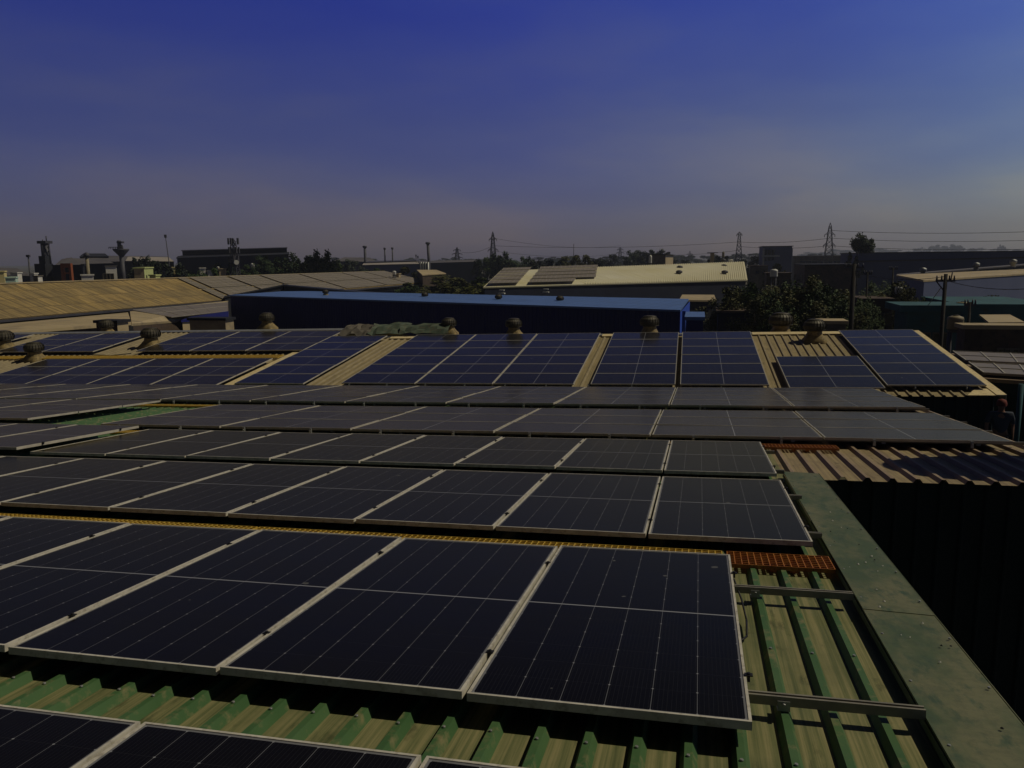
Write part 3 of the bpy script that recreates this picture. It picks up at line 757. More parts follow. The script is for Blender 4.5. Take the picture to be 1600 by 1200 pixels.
# ---- trees
def crown_mesh(seed, n, nclump, leaf, shape):
    rnd = random.Random(seed); b = MB(); cl = []
    for i in range(nclump):
        while True:
            x, y, z = rnd.uniform(-1,1), rnd.uniform(-1,1), rnd.uniform(-1,1)
            if x*x+y*y+z*z < 1: break
        if shape == 'tall': w = .8+.2*z
        elif shape == 'round': w = 1
        elif shape == 'cone': w = .65-.35*z
        elif shape == 'top': w = 1
        else: w = 1.05-.25*z*z
        k = (x*x+y*y+z*z)**.5; g_ = max(.45, k)/max(k, .01) if k > .2 else 2
        g_ = min(g_, 1.5)
        cl.append((x*.42*w*g_, y*.42*w*g_, .62+z*.33, rnd.uniform(.06, .135)) if shape != 'top' else (x*.36*g_, y*.36*g_, .84+z*.12, rnd.uniform(.09, .17)))
    for i in range(n):
        cx, cy, cz, r = cl[i % nclump]
        d = Vector((rnd.gauss(0,1), rnd.gauss(0,1), rnd.gauss(0,.8))); d = d.normalized()*r*(rnd.random()**.45); d.z *= .45 if shape == 'top' else 1
        p = Vector((cx, cy, cz))+d; p.z = min(p.z, 1.0)
        a = Vector((rnd.gauss(0,1), rnd.gauss(0,1), rnd.gauss(0,1))).normalized(); t = a.orthogonal().normalized(); s = leaf*rnd.uniform(.6, 1.4)
        a = a.copy(); t = t.copy(); a.z *= .5; t.z *= .5; b.poly([p-a*s, p+t*s*.6, p+a*s*1.1, p-t*s*.65])
    return b, cl
TREES = {}
def tree_proto(kind):
    seed, n, ncl, leaf, shape, lm = kind
    if kind in TREES: return TREES[kind]
    b, cl = crown_mesh(seed, n, ncl, leaf, shape); c = b.build('crown', m_[lm]); 
    tb = MB(); tb.tube((0,0,0), (.01,.005,.36), .035, .022, 7); tb.tube((.01,.005,.36), (.0,.01,.66), .022, .008, 6)
    rnd = random.Random(seed)
    for cx, cy, cz, r in rnd.sample(cl, min(9, len(cl))):
        z0 = rnd.uniform(.28, .5); tb.tube((.005,.005,z0), (cx, cy, cz), .012, .003, 5)
    t = tb.build('trunk', m_['wood']); TREES[kind] = (c.data, t.data); bpy.data.objects.remove(c); bpy.data.objects.remove(t)
    return TREES[kind]
K1 = (1, 3600, 34, .034, 'round', 'leaf_a'); K2 = (2, 3600, 30, .034, 'wide', 'leaf_b'); K3 = (3, 3800, 36, .034, 'tall', 'leaf_c')
K4 = (4, 2800, 26, .038, 'round', 'leaf_d'); K5 = (5, 2800, 30, .034, 'cone', 'leaf_a'); K6 = (6, 2200, 18, .042, 'wide', 'leaf_d')
K7 = (7, 11000, 60, .019, 'wide', 'leaf_b'); K8 = (8, 11000, 56, .019, 'round', 'leaf_a'); K9 = (9, 3600, 30, .034, 'round', 'leaf_d'); K10 = (10, 3600, 26, .034, 'wide', 'leaf_e')
def tree(px, pyt, w, D, kind, label, group, name='tree', hbase=0, sink=0):
    c, t = tree_proto(kind); top = at(px, pyt, D); H = top.z-hbase+sink
    root = empty(name, (top.x, top.y, hbase-sink), label, 'tree', group); W = w*1.75*mpp(D)
    root.scale = (W, W, H); root.rotation_euler = (0, 0, random.uniform(0, 6.28))
    for nme, dd in (('crown', c), ('trunk', t)):
        o = bpy.data.objects.new(nme, dd); col.objects.link(o); o.parent = root
    return root

# ================================================================== NEIGHBOURING SHEDS
# big buff-roofed shed at left (ridge runs away from us)
VPX, VPY = 1085, 398
def lp(px, a, h):     # point on the line parallel to the depth axis, a metres left, h below eye
    d = a*FPX/(VPX-px); return d
def edge(px, py): return px, py
bs = empty('factory_shed', at(180, 470, 85).xy.to_3d(), 'long shed at left under a pitched buff cement-sheet roof', 'shed')
E1, E2 = at(-150, 511.5, 59.5), at(672, 441, 178); R1, R2 = at(-150, 449, 67.3), at(600, 424, 171)
b = MB(); slab(b, [E1, E2, R2, R1], .12); b.build('roof', m_['asb'], bs)
k = Vector((-9, 2, -2.9)); b = MB(); slab(b, [R1+EZ*.005, R2+EZ*.005, R2+k, R1+k], .12); b.build('back_roof', m_['asb'], bs)
def under(a, c, dz=.3, ins=None):
    ins = ins or Vector((0,0,0)); a = a+ins; c = c+ins
    return [hxy(a), hxy(c), c-EZ*dz, a-EZ*dz]
b = MB(); b.poly(under(E1, E2, .16, Vector((-.7, 0, 0)))); e2 = E2+Vector((-.7,-.3,0)); r2 = R2+Vector((0,-.3,0)); 
b.poly([hxy(e2), hxy(R2+k), R2+k-EZ*.2, r2-EZ*.2, e2-EZ*.2]); b.build('wall', m_['dark'], bs)
# gutter hardware along the eave
b = MB(); b.box(E1-EZ*.28+EX*.02, E2-E1, EX*.22, EZ*.2); b.build('gutter', m_['steel'], bs)
b = MB(); b.box(R1+EZ*.02-EX*.2, (R2-R1)*.0+ (R2-R1), EX*.4, EZ*.10); b.build('ridge_cap', m_['tanroof2'], bs)
# solar tables on that roof: rows parallel to eave, split by dark gaps
def roofpt(f, g_, lift=.14):   # f along depth 0..1, g 0 eave .. 1 ridge
    a = E1.lerp(E2, f); c = R1.lerp(R2, f); n = (E2-E1).cross(R1-E1).normalized(); 
    if n.z < 0: n = -n
    return a.lerp(c, g_)+n*lift
def ffind(px, g_):
    lo, hi = 0, 1
    for _ in range(40):
        mid = (lo+hi)/2; p = M.transposed() @ (roofpt(mid, g_, 0)-CAM); x = 800+FPX*p.x/-p.z
        if x < px: lo = mid
        else: hi = mid
    return lo
def solar_table(name_pts, label, group, rows=3, cols=8, m='array'):
    a, b_, c, d = name_pts; root = empty('solar_table', (a+b_+c+d)/4, label, 'solar array', group)
    mb = MB(); slab(mb, [a, b_, c, d], .05); mb.build('module_surface', m_[m], root)
    mb = MB(); n = (b_-a).cross(d-a).normalized(); n = n if n.z > 0 else -n
    w = .035
    for i in range(rows+1):
        t = i/rows; p, q = a.lerp(d, t), b_.lerp(c, t); mb.box(p+n*.003, q-p, (d-a).normalized()*w, n*.02)
    for i in range(cols+1):
        t = i/cols; p, q = a.lerp(b_, t), d.lerp(c, t); mb.box(p+n*.005, q-p, (b_-a).normalized()*w, n*.02)
    mb.build('frame', m_['frame_far'], root)
    return root
gx_top = [272, 291, 352, 402, 464, 530, 566, 598]
for k_, (g0, g1, nm) in enumerate(((.50, .97, 'upper'), (.03, .46, 'lower'))):
    fs_ = [ffind(x, 1.0)+( .0) for x in gx_top]
    for i in range(len(fs_)-1):
        f0, f1 = fs_[i]+.004, fs_[i+1]-.004
        if i == 6: f1 = .998
        solar_table([roofpt(f0, g0), roofpt(f1, g0), roofpt(f1, g1), roofpt(f0, g1)], f'grey {nm}-tier solar table on the long left shed, {ORD[i]} from its buff end', 'solar tables on the long left shed', 4, max(3, int((f1-f0)*150/2)))
# low shed roofs between that shed and ours
sh = shed4('low_shed', 'low curved buff shed roof in front of the long left shed', 'shed', [(-60, 524, 44), (205, 504, 56), (200, 488, 68), (-60, 512, 55)], 'brick', 'tanroof2', back=False)
sh = shed4('low_shed', 'low striped buff roof left of the blue hall, carrying grey solar tables', 'shed', [(206, 505.5, 57), (275, 501, 68), (357, 470, 100), (203, 486.5, 69)], 'brick', 'tanroof2', back=False)
solar_table([at(268, 495.5, 66), at(356, 486, 78), at(356, 472, 92), at(207, 484.5, 70)], 'grey solar table on the low roof left of the blue hall', 'solar tables beside the blue hall', 2, 6)
sh = shed4('low_shed', 'small dark blue lean-to roof at the left end of the blue hall', 'shed', [(283, 500, 60), (357, 494, 66), (357, 486, 74), (300, 494, 72)], 'tanroof2', 'bluewall', back=False)
box3('store_room', 'beige clad store wall below the blue lean-to', 'store', 296, 352, 357, 501, 54, 'tanroof2', 'dark', 'tanroof2')
box3('brick_hut', 'little brown brick hut behind the left ridge', 'hut', 150, 183, 196, 505, 50, 'brick', 'dark', 'tanroof2')
# dark gabled shed between the grey arrays and the blue hall
shed4('dark_shed', 'dark gabled shed end between the grey solar roof and the blue hall', 'shed', [(350, 463, 99), (442, 444.5, 108), (452, 444, 125), (360, 458, 118)], 'dark', 'dark', back=False)
shed4('dark_shed', 'shaded lean-to with a bluish top patch right of the dark gable', 'shed', [(442, 445, 108), (600, 460, 112), (608, 458, 128), (440, 443.8, 124)], 'dark', 'navy', back=False)
shed4('blue_shed', 'blue-walled shed end under the tip of the grey solar roof', 'shed', [(560, 457.5, 150), (676, 441.8, 172), (690, 441.5, 190), (575, 455, 170)], 'bluewall', 'array', back=False)

# blue hall
hall = empty('blue_hall', hxy(at(720, 480, 75)), 'long blue factory hall with a pale blue roof behind the far ridge', 'hall')
bl, br = at(357, 461.2, 93), at(1063, 484.2, 60); tr, tl = at(1078, 467, 68), at(440, 454.2, 103)
b = MB(); 
tops = [at(357, 461.0, 93), at(1063, 484.2, 60), at(1076, 467, 68), at(480, 454.8, 99), at(440, 455.2, 101)]
n = (tops[1]-tops[0]).cross(tops[2]-tops[0]).normalized(); 
e_ = (tops[1]-tops[0]).normalized(); g_ = n.cross(e_)
b.poly(tops, 0, [((p-tops[0]).dot(e_), (p-tops[0]).dot(g_)) for p in tops]); b.poly([p-EZ*.15 for p in tops][::-1], 0, [((p-tops[0]).dot(e_), (p-tops[0]).dot(g_)) for p in tops][::-1])
b.build('roof', m_['blueroof'], hall)
b = MB(); 
for p, q in zip(tops, tops[1:]+tops[:1]): b.poly([p-EZ*.15, q-EZ*.15, q, p])
b.build('eave_flashing', m_['blueroof'], hall)
b = MB(); inn = Vector((0, .35, 0)); a, c = bl+inn, br+inn; 
wall_ribs(a, c, a.z-.15, c.z-.15, 0, 150, .04, -EY); b.build('wall', m_['bluewall'], hall)
b = MB(); a2 = br+inn; c2 = at(1078, 467, 68); c2 = Vector((c2.x, c2.y, 0)); c2.z = tops[2].z
b.poly([hxy(a2), hxy(c2), c2-EZ*.2, a2-EZ*.2]); b.build('end_wall', m_['bluewall_lit'], hall)
b = MB(); b.box(at(1066, 486, 60), EX*.25, EY*.2, -EZ*3); b.build('corner_flashing', m_['bluewall_lit'], hall)
def vent_small(px, py, D, s, lab): vent(at(px, py, D)-EZ*.03, 0, lab, s)
for i, (px, py, D) in enumerate(((509, 462.5, 90), (664, 467.5, 83), (779, 471.5, 76), (875, 474.5, 72))):
    vent_small(px, py, D, .86, f'dark ventilator on the pale blue roof, {ORD[i]} from the left')
box3('blue_lean_to', 'small blue lean-to with a pale blue roof at the right end of the blue hall', 'lean-to', 1072, 1099, 1101, 500.5, 52, 'bluewall', 'blueroof', 'bluewall', par=.05, over=.1, dep=5)
# cream-white roofed shed beyond
ws = [(755, 448.6, 114), (1168, 437.5, 138), (1163, 409, 158), (782, 423, 132)]
wsh = shed4('white_roof_shed', 'large shed with a cream white roof, solar strips at its left end', 'shed', ws, 'navy', 'whiteroof')
W0, W1, W2, W3 = [at(*c) for c in ws]
nw = (W1-W0).cross(W3-W0).normalized(); nw = nw if nw.z > 0 else -nw
def wp(f, g_, l=.1): return W0.lerp(W1, f).lerp(W3.lerp(W2, f), g_)+nw*l
# standing seams
b = MB()
for i in range(1, 72):
    f = .33+.67*i/72; p, q = wp(f, .01, 0), wp(f, .99, 0); b.box(p, q-p, (W1-W0).normalized()*.25, nw*.12)
b.build('roof_seams', m_['whiteroof'], wsh)
for i, (g0, g1) in enumerate(((.02,.18),(.225,.38),(.425,.58),(.625,.78),(.825,.975))):
    solar_table([wp(.145, g0, .5), wp(.30 if i == 0 else .375-.004*i, g0, .5), wp(.30 if i == 0 else .372-.004*i, g1, .5), wp(.142, g1, .5)], f'long grey solar strip on the cream white roof, {ORD[i]} from the eave', 'solar strips on the cream white roof', 1, 14)
    solar_table([wp(.012, g0, .5), wp(.108, g0, .5), wp(.108, g1, .5), wp(.012, g1, .5)], f'short grey solar strip by the cream white roof gable, {ORD[i]} from the eave', 'solar strips on the cream white roof', 1, 6)
for i, (px, py, lab) in enumerate(((1062, 423.5, 'dark vent stack on the cream white roof, upper of the left pair'), (1061, 431, 'dark vent stack on the cream white roof, lower of the left pair'),
                      (1130, 412, 'dark vent stack at the ridge of the cream white roof'), (1131, 421, 'dark vent stack, middle of the right three on the cream white roof'), (1132, 431, 'dark vent stack, lowest of the right three on the cream white roof'))):
    P_ = on_plane(px, py, W0, nw); root = empty('roof_vent', P_, lab, 'vent', 'vent stacks on the cream white roof')
    b = MB(); b.lathe([(.32, -.1), (.30, .45), (.55, .5), (.58, .8), (.3, .98), (0, 1.02)], 12, P_); b.build('cowl', m_['steel'], root)
b = MB(); 
for (px, py) in ((957, 428), (1046, 425)):
    P_ = on_plane(px, py, W0, nw); b.box(P_+nw*.01, (W1-W0).normalized()*1.0, (W3-W0).normalized()*2.2, nw*.03)
b.build('roof_patches', m_['greyroof'], wsh)
for i, px in enumerate((784, 853, 906, 957)):
    p = at(px, 451.5+(.3 if i else 2), 112+i*6); root = empty('wall_lamp', p, f'small pale lamp hood on the shaded wall, {ORD[i]} from the left', 'lamp', 'lamp hoods under the cream white roof')
    b = MB(); b.cbox(p, .35, .25, .06); b.cbox(p-EZ*.45, .45, .3, .08); b.build('hood', m_['tankw'], root); b = MB(); b.tube(p+EY*.2, p+EY*1.2-EZ*.2, .04); b.build('bracket', m_['steel'], root)
# low beige roofed annex
shed4('annex', 'low annex with a beige roof beside the blue hall end', 'annex', [(1061, 468.5, 84), (1119, 468.8, 86), (1116, 460.5, 96), (1066, 460.2, 94)], 'dark', 'tanroof2', back=False)

# slate-blue long hall at right
sl = box3('slate_hall', 'long slate blue clad hall closing the view at right', 'hall', 1338, 1342, 1700, 396, 150, 'slate', 'steel', 'slate', yaw=.02, dep=18)
b = MB(); p0 = at(1342, 409.5, 149.8); p1 = at(1700, 401, 142); b.box(p0, p1-p0, EY*.1, EZ*.25); b.build('cladding_band', m_['steel'], sl)
shed4('buff_roof_shed', 'shed with a wide buff roof in front of the slate blue hall', 'shed', [(1443, 437.6, 76), (1640, 425, 104), (1640, 418.5, 122), (1400, 429.5, 98)], 'slate', 'tanroof2', back=False, right_wall='dark')
shed4('grey_strip_shed', 'narrow grey roof edge rising behind the buff roof', 'shed', [(1400, 430, 112), (1640, 410.5, 126), (1640, 408.8, 135), (1402, 428, 120)], 'dark', 'greyroof', back=False)
for i, (px, py) in enumerate(((1442, 426), (1525, 418), (1583, 413))):
    p = at(px, py, 112); root = empty('roof_vent', p, f'small ventilator on the grey roof edge at right, {ORD[i]} from the left', 'vent', 'vents on the grey roof edge')
    b = MB(); b.lathe([(.35, -.4), (.3, .1), (.5, .15), (.48, .6), (0, .75)], 10, p); b.build('cowl', m_['galv'], root)
# brown long wall building
box3('brown_block', 'long brown shaded building behind the leafy trees', 'building', 1254, 1258, 1338, 415, 120, 'brick', 'dark', 'brick', dep=14, wins=[(.2,1.5,2,1.2),(.5,1.5,2,1.2),(.8,1.5,2,1.2)])
# teal buildings
box3('teal_house', 'teal flat-roofed house with a deep parapet', 'house', 1414, 1418, 1502, 487, 46, 'teal', 'teal', 'teal', dep=3, par=.22, over=.5, swins=[(.12,1.2,1.0,1.3),(.5,1.2,1.0,1.3)])
box3('teal_house', 'bright teal upper block with a pale coping at the right edge', 'house', 1500, 1506, 1660, 479.5, 50, 'teal', 'teal', 'teal', dep=10, over=.05)
shed4('canopy', 'small buff canopy roof in front of the bright teal block', 'canopy', [(1545, 503.5, 40), (1601, 503, 41), (1578, 491.3, 47), (1530, 491.5, 46)], 'teal', 'tanroof2', back=False, walls=False, th=.1)
b_ = at(1550, 503, 41)
for i, px in enumerate((1543, 1570, 1596)):
    p = at(px, 503.2, 41.5); b = MB(); b.tube(hxy(p), p-EZ*.1, .06); tag(b.build('canopy_post', m_['steel'], loc=hxy(p)), f'thin post under the buff canopy, {ORD[i]} from the left', 'post', 'canopy posts')
box3('brown_wall_house', 'dark brown walled house with a buff top edge at right', 'house', 1503, 1508, 1660, 514, 34, 'brick', 'tanroof2', 'brick', dep=1.0, swins=[(.35,.8,.3,2.2),(.42,.8,.3,2.2),(.5,.8,.3,2.2)])
tank(1505, 471, 481, 21, 47, 'tankd', 'dirty round tank with a pale lid on the teal house', stand=7)
tank(1492, 492, 514, 24, 36, 'tankd', 'larger rusty tank standing left of the brown house', stand=3)
tank(1404, 447, 459, 12, 60, 'tankw', 'round white tank on a stand among the trees')
tank(1362, 462, 474, 11, 62, 'tankw', 'small white tank below the brown building')
tank(1209, 420, 432, 12, 110, 'tankw', 'white tank left of the leafy trees')
# shacks among the trees
for i, (l, c_, r_, t_, D, w_, s_, lab) in enumerate(((1344, 1346, 1396, 470, 58, 'brick', 'brick', 'brown shack with an iron roof behind the tall concrete pole'),
        (1282, 1284, 1322, 506, 44, 'concrete', 'concrete', 'low grey wall block right of the largest ventilator'),
        (1196, 1198, 1236, 428, 118, 'brick', 'brick', 'brown low house below the white tank'),
        (1120, 1122, 1180, 489, 62, 'dark', 'dark', 'low dark lean-to beyond the small blue lean-to'),
        (1180, 1182, 1240, 480, 66, 'concrete', 'concrete', 'grey roofed shack in the trees'),
        (1170, 1172, 1200, 416, 170, 'concrete', 'concrete', 'grey block house right of the cream white roof'))):
    box3('shack', lab, 'shack', l, c_, r_, t_, D, w_, 'tanroof2' if i == 1 else 'brick', s_, dep=1.6 if i == 1 else 4, wins=[], swins=[(.3,.8,.9,1.0),(.65,.8,.9,1.0)])
# lower solar roof at right below our gable
lo = empty('low_roof', hxy(at(1560, 570, 25)), 'low dark roof to the right of our gable carrying dusty solar tables', 'shed')
LQ = [at(1538, 591, 21.5), at(1680, 600, 19.5), at(1680, 560, 27), at(1486, 552, 31)]
b = MB(); slab(b, LQ, .1); b.build('roof', m_['trib'], lo)
b = MB(); 
for i in range(4): p, q = LQ[i], LQ[(i+1) % 4]; b.poly([hxy(p), hxy(q), q-EZ*.1, p-EZ*.1])
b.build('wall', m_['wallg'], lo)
def lq(f, g_): 
    p = LQ[0].lerp(LQ[1], f).lerp(LQ[3].lerp(LQ[2], f), g_); return p+EZ*.12
solar_table([lq(.0,.03), lq(1,.03), lq(1,.40), lq(.0,.40)], 'dusty solar table on the low roof right of our gable, nearer one', 'solar tables on the low right roof', 2, 4)
solar_table([lq(.0,.48), lq(1,.48), lq(1,.95), lq(.0,.95)], 'dusty solar table on the low roof right of our gable, farther one', 'solar tables on the low right roof', 2, 4)
# yard platform in the shade and back wall, with the person
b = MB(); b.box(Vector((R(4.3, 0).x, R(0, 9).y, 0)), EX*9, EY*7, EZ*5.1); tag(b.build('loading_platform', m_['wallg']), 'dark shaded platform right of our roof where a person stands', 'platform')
pr, tp = pole(1596, 600, 16, .05, 'dark teal post rising in the shade at the right frame edge', name='post', cat='post', mm='teal', r1=.05, zb=5.1)

def person(px, pyt, D, zf, label):
    top = at(px, pyt, D); b0 = Vector((top.x, top.y, zf)); H = top.z-zf; k = H/1.72
    def P(x, y, z): return b0+Vector((x*k, y*k, z*k))
    bm = bpy.data.meshes.new('person'); 
    J = [(0,0,.95,.13,.10),(0,0,1.12,.14,.10),(0,.0,1.32,.17,.11),(0,0,1.44,.10,.08),(0,0,1.50,.055,.055),(0,.01,1.58,.085,.095),(0,.01,1.66,.08,.09),
         (.10,0,.88,.085,.09),(.11,-.02,.50,.06,.065),(.12,.02,.09,.045,.05),(.12,-.12,.04,.045,.035),
         (-.10,0,.88,.085,.09),(-.12,.03,.50,.06,.065),(-.13,.06,.09,.045,.05),(-.13,-.08,.04,.045,.035),
         (.20,0,1.40,.06,.06),(.27,.0,1.14,.045,.045),(.24,-.14,.92,.032,.032),(.235,-.20,.86,.028,.02),
         (-.20,0,1.40,.06,.06),(-.29,-.02,1.16,.045,.045),(-.30,-.12,.94,.032,.032),(-.30,-.17,.87,.028,.02)]
    Ed = [(0,1),(1,2),(2,3),(3,4),(4,5),(5,6),(0,7),(7,8),(8,9),(9,10),(0,11),(11,12),(12,13),(13,14),(2,15),(15,16),(16,17),(17,18),(2,19),(19,20),(20,21),(21,22)]
    for hb, sgn in ((18, 1), (22, -1)):
        hx, hy, hz = J[hb][:3]
        for f in range(5):
            i0 = len(J); ox = (f-1.5)*.018 if f < 4 else sgn*-.035; L = (.05,.06,.055,.045,.035)[f]
            J.append((hx+ox, hy-.025, hz-.02, .008, .008)); J.append((hx+ox*1.1, hy-.03, hz-.02-L, .007, .007)); Ed += [(hb, i0), (i0, i0+1)]
    bm.from_pydata([tuple(P(*j[:3])) for j in J], Ed, []); bm.materials.append(m_['skin'])
    o = bpy.data.objects.new('person', bm); col.objects.link(o)
    sk = o.modifiers.new('skin', 'SKIN'); 
    for i, j in enumerate(J): bm.skin_vertices[0].data[i].radius = (j[3]*k, j[4]*k)
    bm.skin_vertices[0].data[0].use_root = True
    sb = o.modifiers.new('sub', 'SUBSURF'); sb.levels = 1; sb.render_levels = 2
    tag(o, label, 'person')
    def grow(name, vs, es, m, rad):
        me = bpy.data.meshes.new(name); me.from_pydata([tuple(P(*v)) for v in vs], es, []); me.materials.append(m_[m])
        q = bpy.data.objects.new(name, me); col.objects.link(q); q.parent = o; q.modifiers.new('skin', 'SKIN')
        for i, r in enumerate(rad): me.skin_vertices[0].data[i].radius = (r[0]*k, r[1]*k)
        me.skin_vertices[0].data[0].use_root = True; q.modifiers.new('sub', 'SUBSURF').render_levels = 2; return q
    grow('shirt', [(0,0,.92),(0,0,1.12),(0,0,1.34),(0,0,1.45),(.21,0,1.41),(.275,0,1.16),(-.21,0,1.41),(-.295,-.02,1.18)], [(0,1),(1,2),(2,3),(2,4),(4,5),(2,6),(6,7)], 'cloth_blue', [(.16,.12),(.16,.12),(.19,.13),(.085,.08),(.075,.075),(.06,.06),(.075,.075),(.06,.06)])
    grow('trousers', [(0,0,.96),(.10,0,.86),(.11,-.02,.5),(.12,.02,.12),(-.10,0,.86),(-.12,.03,.5),(-.13,.06,.12)], [(0,1),(1,2),(2,3),(0,4),(4,5),(5,6)], 'cloth_dark', [(.15,.12),(.10,.105),(.078,.08),(.065,.065),(.10,.105),(.078,.08),(.065,.065)])
    b = MB(); b.lathe([(.105*k,1.60*k),(.11*k,1.66*k),(.085*k,1.735*k),(0,1.765*k)], 16, b0+Vector((0,.01*k,0))); b.build('cap', m_['red'], o)
    b = MB(); c = P(0, -.085, 1.585); b.cbox(c, .011*k, .02*k, .022*k); b.build('nose', m_['skin'], o)
person(1566, 626, 17.5, 5.1, 'person in dark trousers, grey-blue shirt and red cap standing in the shade')

# ================================================================== SKYLINE
G = 'skyline'
shed4('grey_shed', 'grey roofed shed at the far left of the skyline', 'shed', [(-40, 430, 190), (52, 431, 190), (26, 419, 205), (-40, 417, 205)], 'steel', 'greyroof')
box3('yellow_house', 'small yellow wall at the left frame edge', 'house', -20, 6, 10, 425, 130, 'yellow', 'yellow', 'yellow', yaw=.7)
box3('mint_wall', 'low mint white parapet block beside the yellow wall', 'house', 8, 24, 28, 434.5, 125, 'mint', 'mint', 'mint', yaw=.7)
box3('pale_house', 'small pale house with a dark window behind the mint block', 'house', 16, 27, 31, 427, 150, 'white', 'white', 'white', wins=[(.4,1,1.2,1.2)])
box3('pale_house', 'tiny white hut right of the thin lamp mast', 'house', 50, 53, 55, 428, 160, 'white', 'white', 'white')
box3('grey_hut', 'small mottled hut at the foot of the furnace tower', 'hut', 54, 59, 62, 432, 140, 'concrete', 'concrete', 'white')
r_, tp = pole(44, 400, 170, .22, 'thin lamp mast left of the furnace tower', name='lamp_mast', cat='mast', mm='steel')
b = MB(); b.cbox(tp, .4, .2, .25); b.build('lamp_head', m_['steel'], r_)
# furnace tower
ft = empty('furnace_tower', hxy(at(70, 430, 175)), 'dark steel furnace tower with a platform near its top at left', 'tower')
b = MB(); m1 = mpp(175); c0 = hxy(at(74, 415, 175)); zt = at(70, 380, 175).z; zm = at(74, 412, 175).z
ct = at(70, 380, 175); b.tube(Vector((c0.x, c0.y, zm-.5)), ct, 6.6*m1, 6.2*m1, 12, sm=True); b.build('shaft', m_['steel'], ft)
b = MB(); b.cbox(ct+EZ*.2, 8*m1, 7*m1, .3); b.tube(ct+Vector((3.6*m1,0,0)), ct+Vector((3.6*m1,0,1.6)), .12); b.tube(ct+Vector((-3.6*m1,0,0)), ct+Vector((-3.6*m1,0,.8)), .1); b.build('platform', m_['steel'], ft)
b = MB(); cb = hxy(at(70, 430, 175)); b.cbox(cb+EZ*(zm/2), 10*m1, 8*m1, zm/2); b.cbox(cb+EZ*(zm+.7)+EX*.5, 6*m1, 6*m1, 1.0); b.build('base_block', m_['dark'], ft)
b = MB(); 
for k_ in range(5):
    z_ = zm+(zt-zm)*k_/5; b.tube(Vector((c0.x+6.5*m1,c0.y,z_)), Vector((c0.x+4*m1,c0.y,z_+1)), .09); b.tube(Vector((c0.x+6.5*m1,c0.y,zm)), Vector((c0.x+5.5*m1,c0.y,zt)), .1)
b.build('ladder', m_['steel'], ft)
shed4('dark_shed', 'dark gabled shed right of the furnace tower', 'shed', [(84, 416, 170), (128, 415, 170), (112, 402, 190), (96, 405, 190)], 'dark', 'greyroof')
shed4('dark_shed', 'dark shed with a curved pale eave behind the duct', 'shed', [(92, 413.5, 180), (178, 411, 180), (165, 405, 200), (104, 403, 200)], 'dark', 'greyroof')
shed4('dark_shed', 'wide dark works hall behind the duct, ridge pale in the sun', 'shed', [(120, 409, 230), (270, 408, 230), (262, 401, 255), (140, 399, 255)], 'dark', 'greyroof')
shed4('dark_shed', 'raised monitor roof above the works hall', 'shed', [(124, 401, 245), (170, 400.5, 245), (164, 396, 255), (130, 396, 255)], 'dark', 'dark')
shed4('pale_shed', 'works hall wing with a pale sunlit roof strip left of the leaning mast', 'shed', [(196, 407.5, 225), (272, 408.5, 225), (264, 402, 245), (200, 401, 245)], 'dark', 'palestrip')
box3('dark_block', 'black boxy works building behind the orange frame', 'building', 82, 126, 130, 415, 150, 'dark', 'dark', 'dark')
of = empty('gantry_frame', hxy(at(101, 430, 145)), 'orange steel portal frame in front of the black works building', 'frame')
b = MB(); a_, c_ = at(94.5, 418.5, 145), at(107, 418.5, 145)
b.box(hxy(a_)+EZ*4, EX*.5, EY*.5, EZ*(a_.z-4)); b.box(hxy(c_)+EZ*4, EX*.5, EY*.5, EZ*(a_.z-4)); b.build('column', m_['orange'], of)
b = MB(); b.box(a_+EZ*.01, hxy(c_-a_)+EX*.5, EY*.5, EZ*.8); b.box(a_-EZ*1.1+EX*.51, hxy(c_-a_)-EX*.52, EY*.4, EZ*.25); b.build('beam', m_['orange'], of)
dq = empty('vertical_duct', hxy(at(135, 430, 150)), 'upright metal duct with a dark cowl before the works hall', 'duct')
b = MB(); p = at(135.5, 401, 150); b.tube(Vector((p.x, p.y, 2)), p, 2.6*mpp(150), n=12); b.build('pipe', m_['tankd'], dq)
b = MB(); b.lathe([(.1,.8),(.3,.75),(.55,.4),(.6,0),(.3,-.1)], 12, p); b.build('cowl', m_['steel'], dq)
wt = empty('funnel_tower', hxy(at(190, 400, 210)), 'dark funnel-shaped hopper tower with a stub chimney', 'tower')
mm2 = mpp(210); p = at(190, 401, 210); b = MB(); b.tube(hxy(p), p, 3.5*mm2, n=10); b.lathe([(3*mm2,0),(12*mm2,10*mm2),(12*mm2,12*mm2),(0,12*mm2)], 14, p); b.build('hopper', m_['steel'], wt)
b = MB(); b.tube(p+Vector((-2*mm2,0,12*mm2)), p+Vector((-2.5*mm2,0,25*mm2)), 3.2*mm2, 2.6*mm2, 10); b.tube(p+Vector((3*mm2,0,12*mm2)), p+Vector((3*mm2,0,18*mm2)), 1.2*mm2); b.cbox(p+Vector((0,0,22*mm2)), 4.5*mm2, 3*mm2, .25); b.build('chimney', m_['steel'], wt)
b = MB()
for k_ in range(9):
    a_ = k_/8; b.tube(p+Vector(((a_-.5)*24*mm2,-2,12*mm2)), p+Vector(((a_-.5)*24*mm2,-2,14.5*mm2)), .08)
b.tube(p+Vector((-12*mm2,-2,14.5*mm2)), p+Vector((12*mm2,-2,14.5*mm2)), .08); b.build('railing', m_['steel'], wt)
box3('pale_house', 'pinkish white house with a mint lit side wall on the left skyline', 'house', 165, 182, 196, 416.5, 118, 'white', 'greyroof', 'mint', yaw=.75, wins=[(.3,1,1,1),(.65,1,1,1)])
box3('parapet_block', 'low cream white parapet above the buff roof ridge', 'wall', 127, 146, 148, 430.5, 112, 'white', 'white', 'white', yaw=.75)
